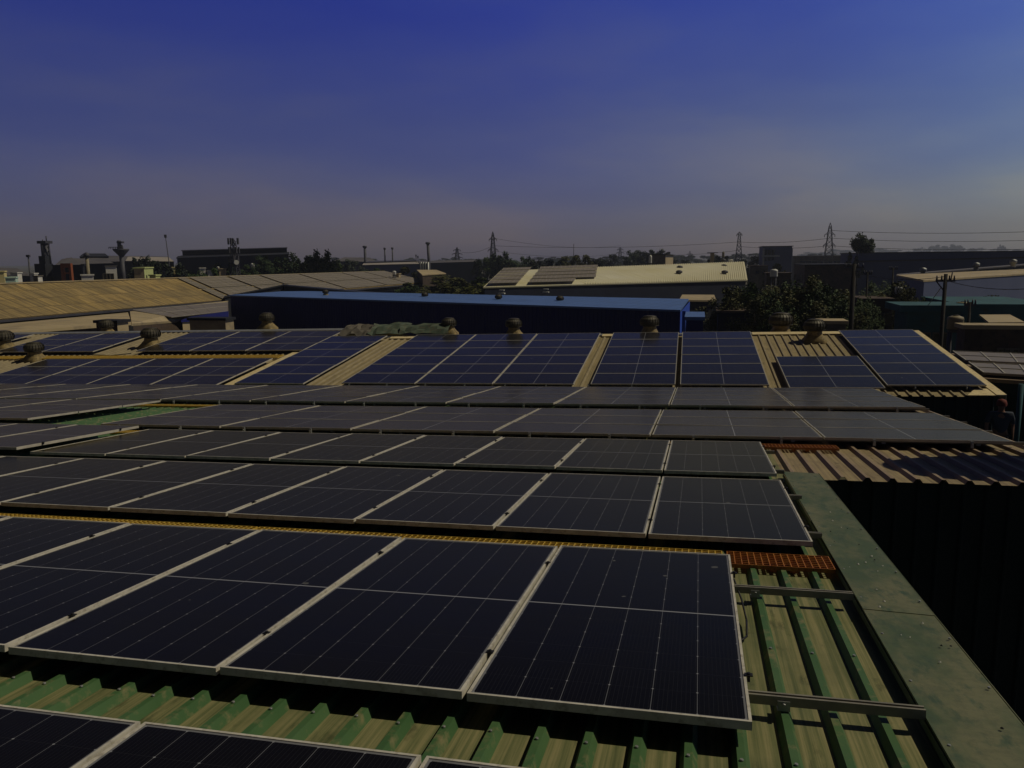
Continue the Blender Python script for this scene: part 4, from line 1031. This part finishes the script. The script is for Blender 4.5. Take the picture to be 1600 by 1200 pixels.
box3('lime_house', 'pale block with a bright lime side wall', 'house', 209, 225, 239, 419.5, 116, 'tanroof2', 'lime', 'lime', yaw=.5, swins=[(.15,1,.7,.7),(.6,1,.7,.7)])
box3('parapet_block', 'low lime parapet right of the lime house', 'wall', 241, 243, 246, 431, 112, 'lime', 'lime', 'lime')
r_, tp = pole(258.5, 369, 180, .13, 'slender leaning floodlight mast on the left skyline', name='floodlight_mast', cat='mast', mm='steel', lean=-1.1)
b = MB(); b.cbox(tp, .22, .2, .35); b.build('lamp_head', m_['steel'], r_)
# long two-step works hall
lh = shed4('long_hall', 'long dark stepped works hall with a thin pale gutter line', 'hall', [(275, 403, 220), (452, 397, 200), (452, 393.5, 215), (278, 400, 235)], 'navy', 'dark', back=False)
shed4('upper_hall', 'raised upper storey of the long stepped hall', 'hall', [(283, 391.5, 232), (449, 387, 212), (449, 386, 235), (284, 390.5, 255)], 'dark', 'steel', back=False)
b = MB(); a_, c_ = at(283, 400, 231), at(448, 395.8, 211); b.box(a_-EZ*.1, c_-a_, -EY*.4, EZ*.22); b.build('gutter', m_['palestrip'], lh)
for i, (l, c_, r2_, t_, w_, s_, lab) in enumerate(((273, 278, 283, 418.5, 'yellow', 'white', 'small yellowish pillar house at the skyline left of centre'),
     (318, 321, 323.5, 419.5, 'white', 'white', 'tall narrow white porch pillar on the left skyline'), (331.5, 333.5, 335, 424, 'white', 'white', 'short white pillar right of the porch pillar'),
     (342, 353, 355.5, 420.5, 'tanroof2', 'tanroof2', 'two-bump beige house under the telecom mast'), (398, 404, 410, 419, 'lime', 'lime', 'bright lime hut left of the dense trees'),
     (475, 482, 484, 421.5, 'white', 'white', 'white box on the ridge of the grey solar roof'))):
    box3('small_house', lab, 'house', l, c_, r2_, t_, 200 if i == 4 else (172 if i == 5 else 150), w_, w_, s_, yaw=.7, wins=[(.5,1.2,.8,1)] if i < 5 else [])
tank(341, 416, 421.5, 5, 150, 'tankw', 'tiny white tank left of the telecom mast')
tank(395, 411, 420, 6, 190, 'tankw', 'white tank by the lime hut')
tank(472, 418.5, 422, 5, 172, 'tankw', 'white tank beside the white box on the solar roof')
tank(616, 423, 429, 6, 165, 'tankw', 'white tank at the right end of the grey solar roof')
box3('small_house', 'beige stub house at the right end of the grey solar roof', 'house', 618, 623, 626, 428.5, 168, 'tanroof2', 'tanroof2', 'tanroof2')
# telecom mast
c, H = pylon(364, 372, 150, 1.7, 'telecom mast crowded with antennas on the left skyline', [], t=.12, group='masts', cat='mast')
tm = bpy.data.objects.get('lattice_pylon'); tmroot = [o for o in bpy.data.objects if o.name.startswith('lattice_pylon')][-1]
b = MB()
for i in range(16):
    a = i*2.4; z = H-.6-(i//5)*1.7; p = c+Vector((math.cos(a)*.95, math.sin(a)*.95, z)); b.cbox(p, .13, .13, .6)
    b.tube(p, Vector((c.x, c.y, z)), .05, n=4)
b.build('antenna_panels', m_['steel'], tmroot)
b = MB(); 
for z in (H-4.6, H-7.5): b.tube(c+Vector((.5,-.3,z)), c+Vector((1.0,-.9,z)), .45, n=14)
b.build('dish', m_['tankw'], tmroot)
# middle works
shed4('works_hall', 'low hall with a hazy grey roof behind the trees at centre left', 'hall', [(520, 408, 330), (590, 409, 330), (578, 402.5, 350), (538, 402, 350)], 'navy', 'greyroof')
shed4('works_hall', 'long blue-grey hall with a pale eave strip left of the chimney', 'hall', [(566, 414, 260), (655, 412, 260), (652, 409, 280), (568, 411.5, 280)], 'slate', 'palestrip')
shed4('works_hall', 'dark upper roof above the pale eave strip', 'hall', [(570, 410, 290), (650, 407, 290), (650, 405.5, 305), (575, 408, 305)], 'navy', 'steel')
shed4('works_hall', 'long navy hall running right from the chimney to the trees', 'hall', [(648, 411.5, 280), (748, 408.5, 280), (748, 405.5, 300), (648, 407.8, 300)], 'navy', 'greyroof')
for i, (px, py, r, D, lab) in enumerate(((570, 386, 2.4, 300, 'short square chimney stack at centre left'), (601, 389, 1.3, 290, 'thin flue, left of the matching pair'), (613, 388.5, 1.3, 290, 'thin flue, right of the matching pair'),
       (668.5, 380.5, 2.6, 270, 'tall slender dark chimney at centre'), (650, 400, .7, 270, 'stub flue left of the grey silo'), (653, 402, .7, 270, 'shorter stub flue next to the grey silo'))):
    rt, tp = pole(px, py, D, r*mpp(D), lab, name='chimney', cat='chimney', mm='steel', lean=-.6 if i == 3 else 0, r1=r*.85*mpp(D), group='works chimneys')
    b = MB(); b.lathe([(r*mpp(D),-.3),(r*1.5*mpp(D),-.1),(r*1.5*mpp(D),.35),(r*.9*mpp(D),.5)], 10, tp); b.build('cap_ring', m_['steel'], rt)
silo = empty('silo', hxy(at(663, 420, 230)), 'pale ribbed silo bank in front of the tall chimney', 'silo')
b = MB()
for i in range(4):
    p = at(657.5+i*3.7, 409.5, 230); b.tube(hxy(p), p, 1.9*mpp(230), n=10); 
b.build('cylinders', m_['galv'], silo)
shed4('buff_shed', 'sunlit orange-buff roof below the silos', 'shed', [(660, 429.5, 165), (697, 427, 172), (682, 421.5, 185), (651, 421.5, 180)], 'brick', 'tanroof2', back=False)
# pylons
ar = [(.72, 4.2), (.82, 3.6), (.92, 2.8)]
pylon(770, 362, 300, 3.4, 'tall pylon above the trees at centre with two wide arms', [(.66, 2.0), (.86, 1.5)], t=.2)
pylon(714, 386, 420, 4.5, 'smaller pylon left of the centre trees', [(.66, 3.2), (.78, 2.8), (.9, 2)], t=.24)
pylon(969, 386, 430, 4, 'smaller pylon behind the tree belt right of centre', [(.66, 2.6), (.8, 2.2), (.92, 1.6)], t=.22)
pylon(1155.5, 362, 290, 3.6, 'narrow pylon beyond the right end of the cream white roof', [(.95, .9)], t=.22)
pylon(1297.5, 348, 240, 4.0, 'tallest pylon, right of the glass-fronted block', [(.66, 1.7), (.82, 1.5)], t=.15)
pylon(1078, 392, 520, 4.5, 'faint distant pylon between the two small houses', [(.7, 3), (.85, 2)], t=.2)
pole(896.5, 381, 330, .22, 'bare thin mast above the tree belt', name='mast', cat='mast', mm='steel', r1=.12)
wires = [((770, 384, 300), (1155, 378, 290)), ((770, 372, 300), (969, 384, 430)), ((1155, 378, 290), (1297, 372, 240)), ((1155, 385, 290), (1297, 384, 240)), ((1297, 372, 240), (1700, 372, 190)),
         ((1297, 384, 240), (1700, 386, 190)), ((1297, 360, 240), (1700, 358, 190)), ((770, 392, 300), (969, 396, 430)), ((969, 392, 430), (1155, 391, 290)), ((770, 384, 300), (714, 392, 420))]
for i, (p, q) in enumerate(wires):
    A_, B_ = at(*p), at(*q); n = 14; sag = (A_-B_).length*.014
    cable([A_.lerp(B_, t/n)-EZ*(4*sag*(t/n)*(1-t/n)) for t in range(n+1)], .055, 'power line strung between the lattice pylons', 'wire', 'power_line', 'power line', 'power lines between the pylons')
# houses above the cream white roof
box3('house', 'small two-tone house with a dark flat roof above the cream white roof', 'house', 1018, 1040, 1052, 398, 190, 'concrete', 'dark', 'tanroof2', wins=[(.3,2,1.2,2),(.7,2,1.2,2)], over=.5)
box3('house', 'brown house with an overhanging dark slab near the narrow pylon', 'house', 1088, 1110, 1113, 395.5, 200, 'brick', 'dark', 'tanroof2', over=.8)
tank(1016, 398, 411, 5, 180, 'tankw', 'slim white tank column left of the two-tone house')
tank(1130, 393, 402, 4, 190, 'tankd', 'tank on a post between the brown house and the narrow pylon')
tank(1142, 405, 409, 7, 170, 'tankw', 'flat white tank just behind the cream white ridge')
# glass fronted block
gb = box3('glass_block', 'grey-blue block with a sloped glazed front at right of centre', 'building', 1188, 1192, 1238, 385.5, 230, 'slate', 'steel', 'slate', dep=14, over=.3)
b = MB(); a_, c_ = at(1193, 390, 229.6), at(1236, 389.5, 229.6)
for i in range(7): b.box(a_.lerp(c_, i/7)+EX*.15, EX*((c_-a_).length/7-.3), -EY*.06, -EZ*3.2)
b.build('window_band', m_['window'], gb)
b = MB(); a_, c_ = at(1190, 401.5, 229.5), at(1238, 401, 229.5); b.box(a_, c_-a_, -EY*.15, EZ*.5)
for px in (1192, 1236): a_ = at(px, 388, 229.5); b.box(a_, EX*.5, -EY*.15, -EZ*14)
b.build('facade_frame', m_['galv'], gb)
box3('wall_block', 'pale grey boundary building behind the tallest pylon', 'building', 1238, 1241, 1322, 400.5, 260, 'concrete', 'palestrip', 'concrete', dep=9, swins=[(.1+.12*i, 1.5, 2, 1.6) for i in range(7)])

# ---- utility poles near right
def xarm(root, top, w, dz):
    b = MB(); c = top-EZ*dz; b.box(c-EX*w/2-EY*.05, EX*w, EY*.1, EZ*.1)
    for k_ in (-.45, -.2, .2, .45): b.tube(c+EX*w*k_+EZ*.1, c+EX*w*k_+EZ*.32, .05, .03, 8)
    b.build('cross_arm', m_['steel'], root)
rt, tp = pole(1335, 412, 52, .20, 'tall plain concrete pole among the trees'); xarm(rt, tp, 1.2, .3)
rt, tp = pole(1478, 428, 40, .13, 'dark utility pole with a bent cross arm in front of the buff roof'); xarm(rt, tp, .9, .4); 
b = MB(); b.tube(tp-EZ*.4-EX*.4, tp-EZ*.9, .03); b.tube(tp+EX*.25-EZ*.3, tp+EX*.3+EZ*.1, .03); b.build('brace', m_['steel'], rt)
rt, tp = pole(1516, 472, 38, .09, 'thin dark pole in front of the bright teal block'); xarm(rt, tp, .5, .2)
rt, tp = pole(1356, 425, 60, .10, 'slim pole right of the tall plain concrete pole'); xarm(rt, tp, .6, .2)
rt, tp = pole(1396, 418, 75, .12, 'slim pole against the slate blue hall'); xarm(rt, tp, .8, .2)
cable([at(1470, 450, 40), at(1448, 480, 46)], .02, 'stay wire slanting down left from the dark utility pole', 'galv', 'stay_wire', 'wire')
for i, (a_, c_) in enumerate((((1478, 432, 40), (1335, 425, 52)), ((1478, 438, 40), (1660, 445, 30)))):
    A_, B_ = at(*a_), at(*c_); cable([A_.lerp(B_, t/10)-EZ*(1.2*(t/10)*(1-t/10)) for t in range(11)], .015, ['overhead wire from the dark utility pole to the tall plain pole', 'overhead wire from the dark utility pole out of frame at right'][i], 'wire', 'overhead_wire', 'wire')

# ---- trees
random.seed(21)
def belt(lst, group, lab):
    for i, (px, py, w, D, k_) in enumerate(lst): tree(px, py, w, D, k_, lab(i), group)
belt([(404,397,34,165,K3),(424,393,36,175,K1),(446,395,36,170,K1),(463,394,34,165,K3),(478,392,32,170,K1),(489,388.5,32,160,K3),(506,389,32,160,K3),(517,397,22,165,K1)], 'dense dark trees left of centre',
     lambda i: f'dense dark tree left of the chimneys, {ORD[i]} from the left of its clump')
belt([(217,399,22,150,K4),(232,397,24,150,K3),(250,406,24,145,K4),(270,409,26,140,K4),(290,414,30,140,K1),(320,413,34,145,K1),(350,409,30,170,K4),(378,408,34,165,K1)], 'trees before the long stepped hall',
     lambda i: f'dark tree between the lime house and the clump, {ORD[i]} from the left')
belt([(535,404,26,240,K4),(552,406,26,240,K4),(575,415,34,200,K1),(602,417,36,190,K1),(632,417,34,190,K2),(748,401,20,240,K5),(760,398,20,240,K5),(776,394,26,240,K3),(793,392,28,235,K3),(808,396,26,235,K1),(822,400,24,230,K3)], 'trees around the central pylon',
     lambda i: f'dark tree in the belt around the central pylon, {ORD[i]} from the left')
belt([(838,405,20,220,K4),(853,403,18,225,K3),(868,403,26,215,K4),(884,400,28,210,K2),(900,399,28,205,K2),(916,398.5,26,205,K2),(932,404,24,210,K4),(944,400,18,300,K6),(957,396,18,320,K4),(985,390,22,300,K3),(996,390,20,310,K4),(1012,391,22,300,K4),(1026,388,24,300,K4),(1036,392,22,300,K4),(1060,400,26,300,K6)], 'tree belt above the cream white roof',
     lambda i: f'hazy tree in the belt above the cream white roof, {ORD[i] if i < 15 else "last"} from the left')
belt([(1068,404,22,260,K6),(1118,402,24,230,K4),(1128,398,20,240,K4),(1170,404,26,240,K4),(1182,399,22,250,K4),(1214,412,30,150,K2)], 'trees near the narrow pylon',
     lambda i: f'dull green tree near the narrow pylon, {ORD[i]} from the left')
belt([(690,430,60,150,K2),(715,434,56,140,K2),(742,428,60,145,K1),(768,440,50,120,K10),(725,445,50,115,K10),(700,446,44,115,K2),(650,438,50,150,K1)], 'scrub between the grey solar roof and the cream white roof',
     lambda i: f'{["olive bush","leafy olive tree","darker green tree","yellow-green bush","yellow-green low tree","low olive tree","dark bush"][i]} in the gap left of the cream white roof')
belt([(1275,393,34,2100,K6),(1262,396,24,2100,K6),(1318,388,44,2100,K6),(1372,388,26,2100,K4),(1392,388,30,2100,K6),(1416,391,26,2100,K6),(1440,385,16,2100,K9),(1456,389,22,2100,K6),(1468,380.5,20,2100,K9),(1486,380,22,2100,K9),(1506,385,24,2100,K6),(1534,386,30,2100,K6),(1565,380.5,8,2100,K9),(1582,388,30,2100,K6),(1602,387,24,2100,K6)], 'far hazy trees above the slate blue hall',
     lambda i: f'far blue-grey hazy tree on the right horizon, {ORD[i]} from the left')
rr_ = random.Random(4)
belt([(525+i*29+rr_.uniform(-9,9), 404.5-.0105*(525+i*29-520)+rr_.uniform(-3.5,3), rr_.uniform(22,36), rr_.uniform(600,1000), rr_.choice((K4,K6,K1))) for i in range(28)], 'low hazy trees along the horizon',
     lambda i: f'low hazy tree on the far horizon line, {ORD[i]} from the left')
tree(1349, 363.5, 24, 150, (14, 7000, 40, .030, 'top', 'leaf_c'), 'tall airy dark tree standing alone left of the slate blue hall', 'lone trees')
tree(1334, 388, 22, 150, K9, 'lower dark tree leaning beside the tall lone tree', 'lone trees')
tree(1512, 386, 18, 165, (12, 500, 9, .05, 'wide', 'leaf_c'), 'ragged dark palm-like crown just above the slate blue hall', 'lone trees')
belt([(1140,447,60,64,K7),(1172,440,62,66,K8),(1205,446,56,62,K7),(1238,438,60,58,K8),(1262,430,62,56,K7),(1290,440,60,54,K8),(1315,452,50,56,K7),(1374,437,50,62,K8),(1398,440,56,60,K7),(1424,448,48,58,K7),(1350,462,44,56,K8),(1186,468,56,54,K7),(1226,470,56,50,K8),(1270,470,60,48,K7),(1438,462,30,56,K8),(1548,462,60,60,K7),(1590,466,56,60,K8)], 'leafy trees beyond the right end of the ridge',
     lambda i: ['olive leafy tree nearest the beige annex','dark leafy tree below the cream white gable','olive tree left of the shacks','large green tree behind the bare sheets','tallest leafy tree before the brown building','leafy tree left of the tall plain pole','short leafy tree at the foot of the tall plain pole','green tree below the slate blue hall corner','leafy tree around the round white tank','olive tree before the buff roof shed corner','low tree between the two slim poles','low foreground tree behind the ridge ventilators','low foreground tree above the broad ventilator','low foreground tree above the largest ventilator','small tree at the teal house corner','bushy tree behind the bright teal block','bushy tree at the right frame edge'][i])

# ================================================================== HAZE
hz = MB(); hz.cbox((0, 1140, 44), 2000, 1200, 45); ho = hz.build('haze', None); ho.data.materials.clear()
hm = bpy.data.materials.new('haze_air'); hm.use_nodes = True; ht = hm.node_tree; ht.nodes.remove(ht.nodes['Principled BSDF'])
hv = ht.nodes.new('ShaderNodeVolumePrincipled'); hv.inputs['Color'].default_value = (.62,.68,.85,1); hv.inputs['Density'].default_value = .00034; hv.inputs['Anisotropy'].default_value = .2
ht.links.new(hv.outputs[0], ht.nodes['Material Output'].inputs['Volume']); ho.data.materials.append(hm); tag(ho, kind='stuff'); tag(ho, 'thin bluish haze lying over the whole industrial district', 'haze')
# ================================================================== CAMERA, LIGHT, SKY
cam = bpy.data.cameras.new('camera'); co = bpy.data.objects.new('camera', cam); col.objects.link(co)
co.matrix_world = Matrix.Translation(CAM) @ M.to_4x4()
cam.sensor_fit = 'HORIZONTAL'; cam.sensor_width = 36; cam.lens = 36*FPX/1600; cam.clip_end = 9000; cam.clip_start = .05
sc.camera = co
ELEV = math.radians(51); AZ = math.radians(20)       # to the right, a little ahead of square
sd = Vector((math.cos(AZ)*math.cos(ELEV), math.sin(AZ)*math.cos(ELEV), math.sin(ELEV)))
L = bpy.data.lights.new('sun', 'SUN'); L.energy = 5.0; L.angle = math.radians(.53); L.color = (1, .89, .66)
lo_ = bpy.data.objects.new('sun', L); col.objects.link(lo_); lo_.rotation_euler = sd.to_track_quat('Z', 'Y').to_euler()
w = bpy.data.worlds.new('World'); sc.world = w; w.use_nodes = True; t = w.node_tree
bg = t.nodes['Background']; sky = t.nodes.new('ShaderNodeTexSky'); sky.sky_type = 'NISHITA'; sky.sun_disc = False
sky.sun_elevation = ELEV; sky.sun_rotation = math.atan2(sd.x, sd.y); sky.air_density = 1.0; sky.dust_density = 1.2; sky.ozone_density = 3.0
# grimy air, plus unseen sky dimmed to deepen shade: bluer higher up, brownish at the horizon and brighter towards the sun's side
tc = t.nodes.new('ShaderNodeTexCoord'); sp = t.nodes.new('ShaderNodeSeparateXYZ'); t.links.new(tc.outputs['Generated'], sp.inputs[0])
def wramp(inp, lo, hi, stops):
    mr = t.nodes.new('ShaderNodeMapRange'); mr.inputs['From Min'].default_value = lo; mr.inputs['From Max'].default_value = hi; t.links.new(inp, mr.inputs[0])
    r = t.nodes.new('ShaderNodeValToRGB'); t.links.new(mr.outputs[0], r.inputs[0]); e = r.color_ramp.elements
    while len(e) < len(stops): e.new(.5)
    for q, (p, c) in zip(e, stops): q.position = (p-lo)/(hi-lo); q.color = (*c, 1)
    return r.outputs[0]
vr = wramp(sp.outputs[2], -.02, 1.0, [(-.02, (.93,.78,1.30)), (.03, (.86,.71,1.24)), (.075, (.74,.62,1.15)), (.165, (.58,.54,1.28)), (.30, (.36,.43,1.75)), (.36, (.16,.18,.40)), (.5, (.10,.10,.15)), (1, (.075,.07,.085))])
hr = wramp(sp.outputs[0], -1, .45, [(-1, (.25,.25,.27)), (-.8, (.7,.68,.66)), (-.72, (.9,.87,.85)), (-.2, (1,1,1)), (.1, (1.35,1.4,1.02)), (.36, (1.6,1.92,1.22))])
def wmul(a_, b_):
    m = t.nodes.new('ShaderNodeMix'); m.data_type = 'RGBA'; m.blend_type = 'MULTIPLY'; m.inputs[0].default_value = 1
    t.links.new(a_, m.inputs[6]); t.links.new(b_, m.inputs[7]); return m.outputs[2]
yr = wramp(sp.outputs[1], -.5, .45, [(-.5, (.30,.30,.32)), (.0, (.55,.55,.57)), (.4, (1,1,1))])  # sky behind the viewer dimmed so surfaces facing it go darker
nz = t.nodes.new('ShaderNodeTexNoise'); mp = t.nodes.new('ShaderNodeMapping'); mp.inputs['Scale'].default_value = (1.6, 1.6, 6); t.links.new(tc.outputs['Generated'], mp.inputs[0]); t.links.new(mp.outputs[0], nz.inputs[0])
nz.inputs['Scale'].default_value = 1.9; nz.inputs['Detail'].default_value = 5
nr = wramp(nz.outputs[0], 0, 1, [(.34, (.82,.87,1.0)), (.5, (1,1,1)), (.64, (1.28,1.16,.97))])
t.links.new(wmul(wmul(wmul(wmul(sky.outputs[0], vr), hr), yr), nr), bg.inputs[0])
bg.inputs[1].default_value = .09
vs_ = sc.view_settings; vs_.view_transform = 'Standard'; vs_.look = 'None'; vs_.gamma = 1; vs_.use_curve_mapping = False; vs_.exposure = -1.42
sc.render.engine = 'CYCLES'
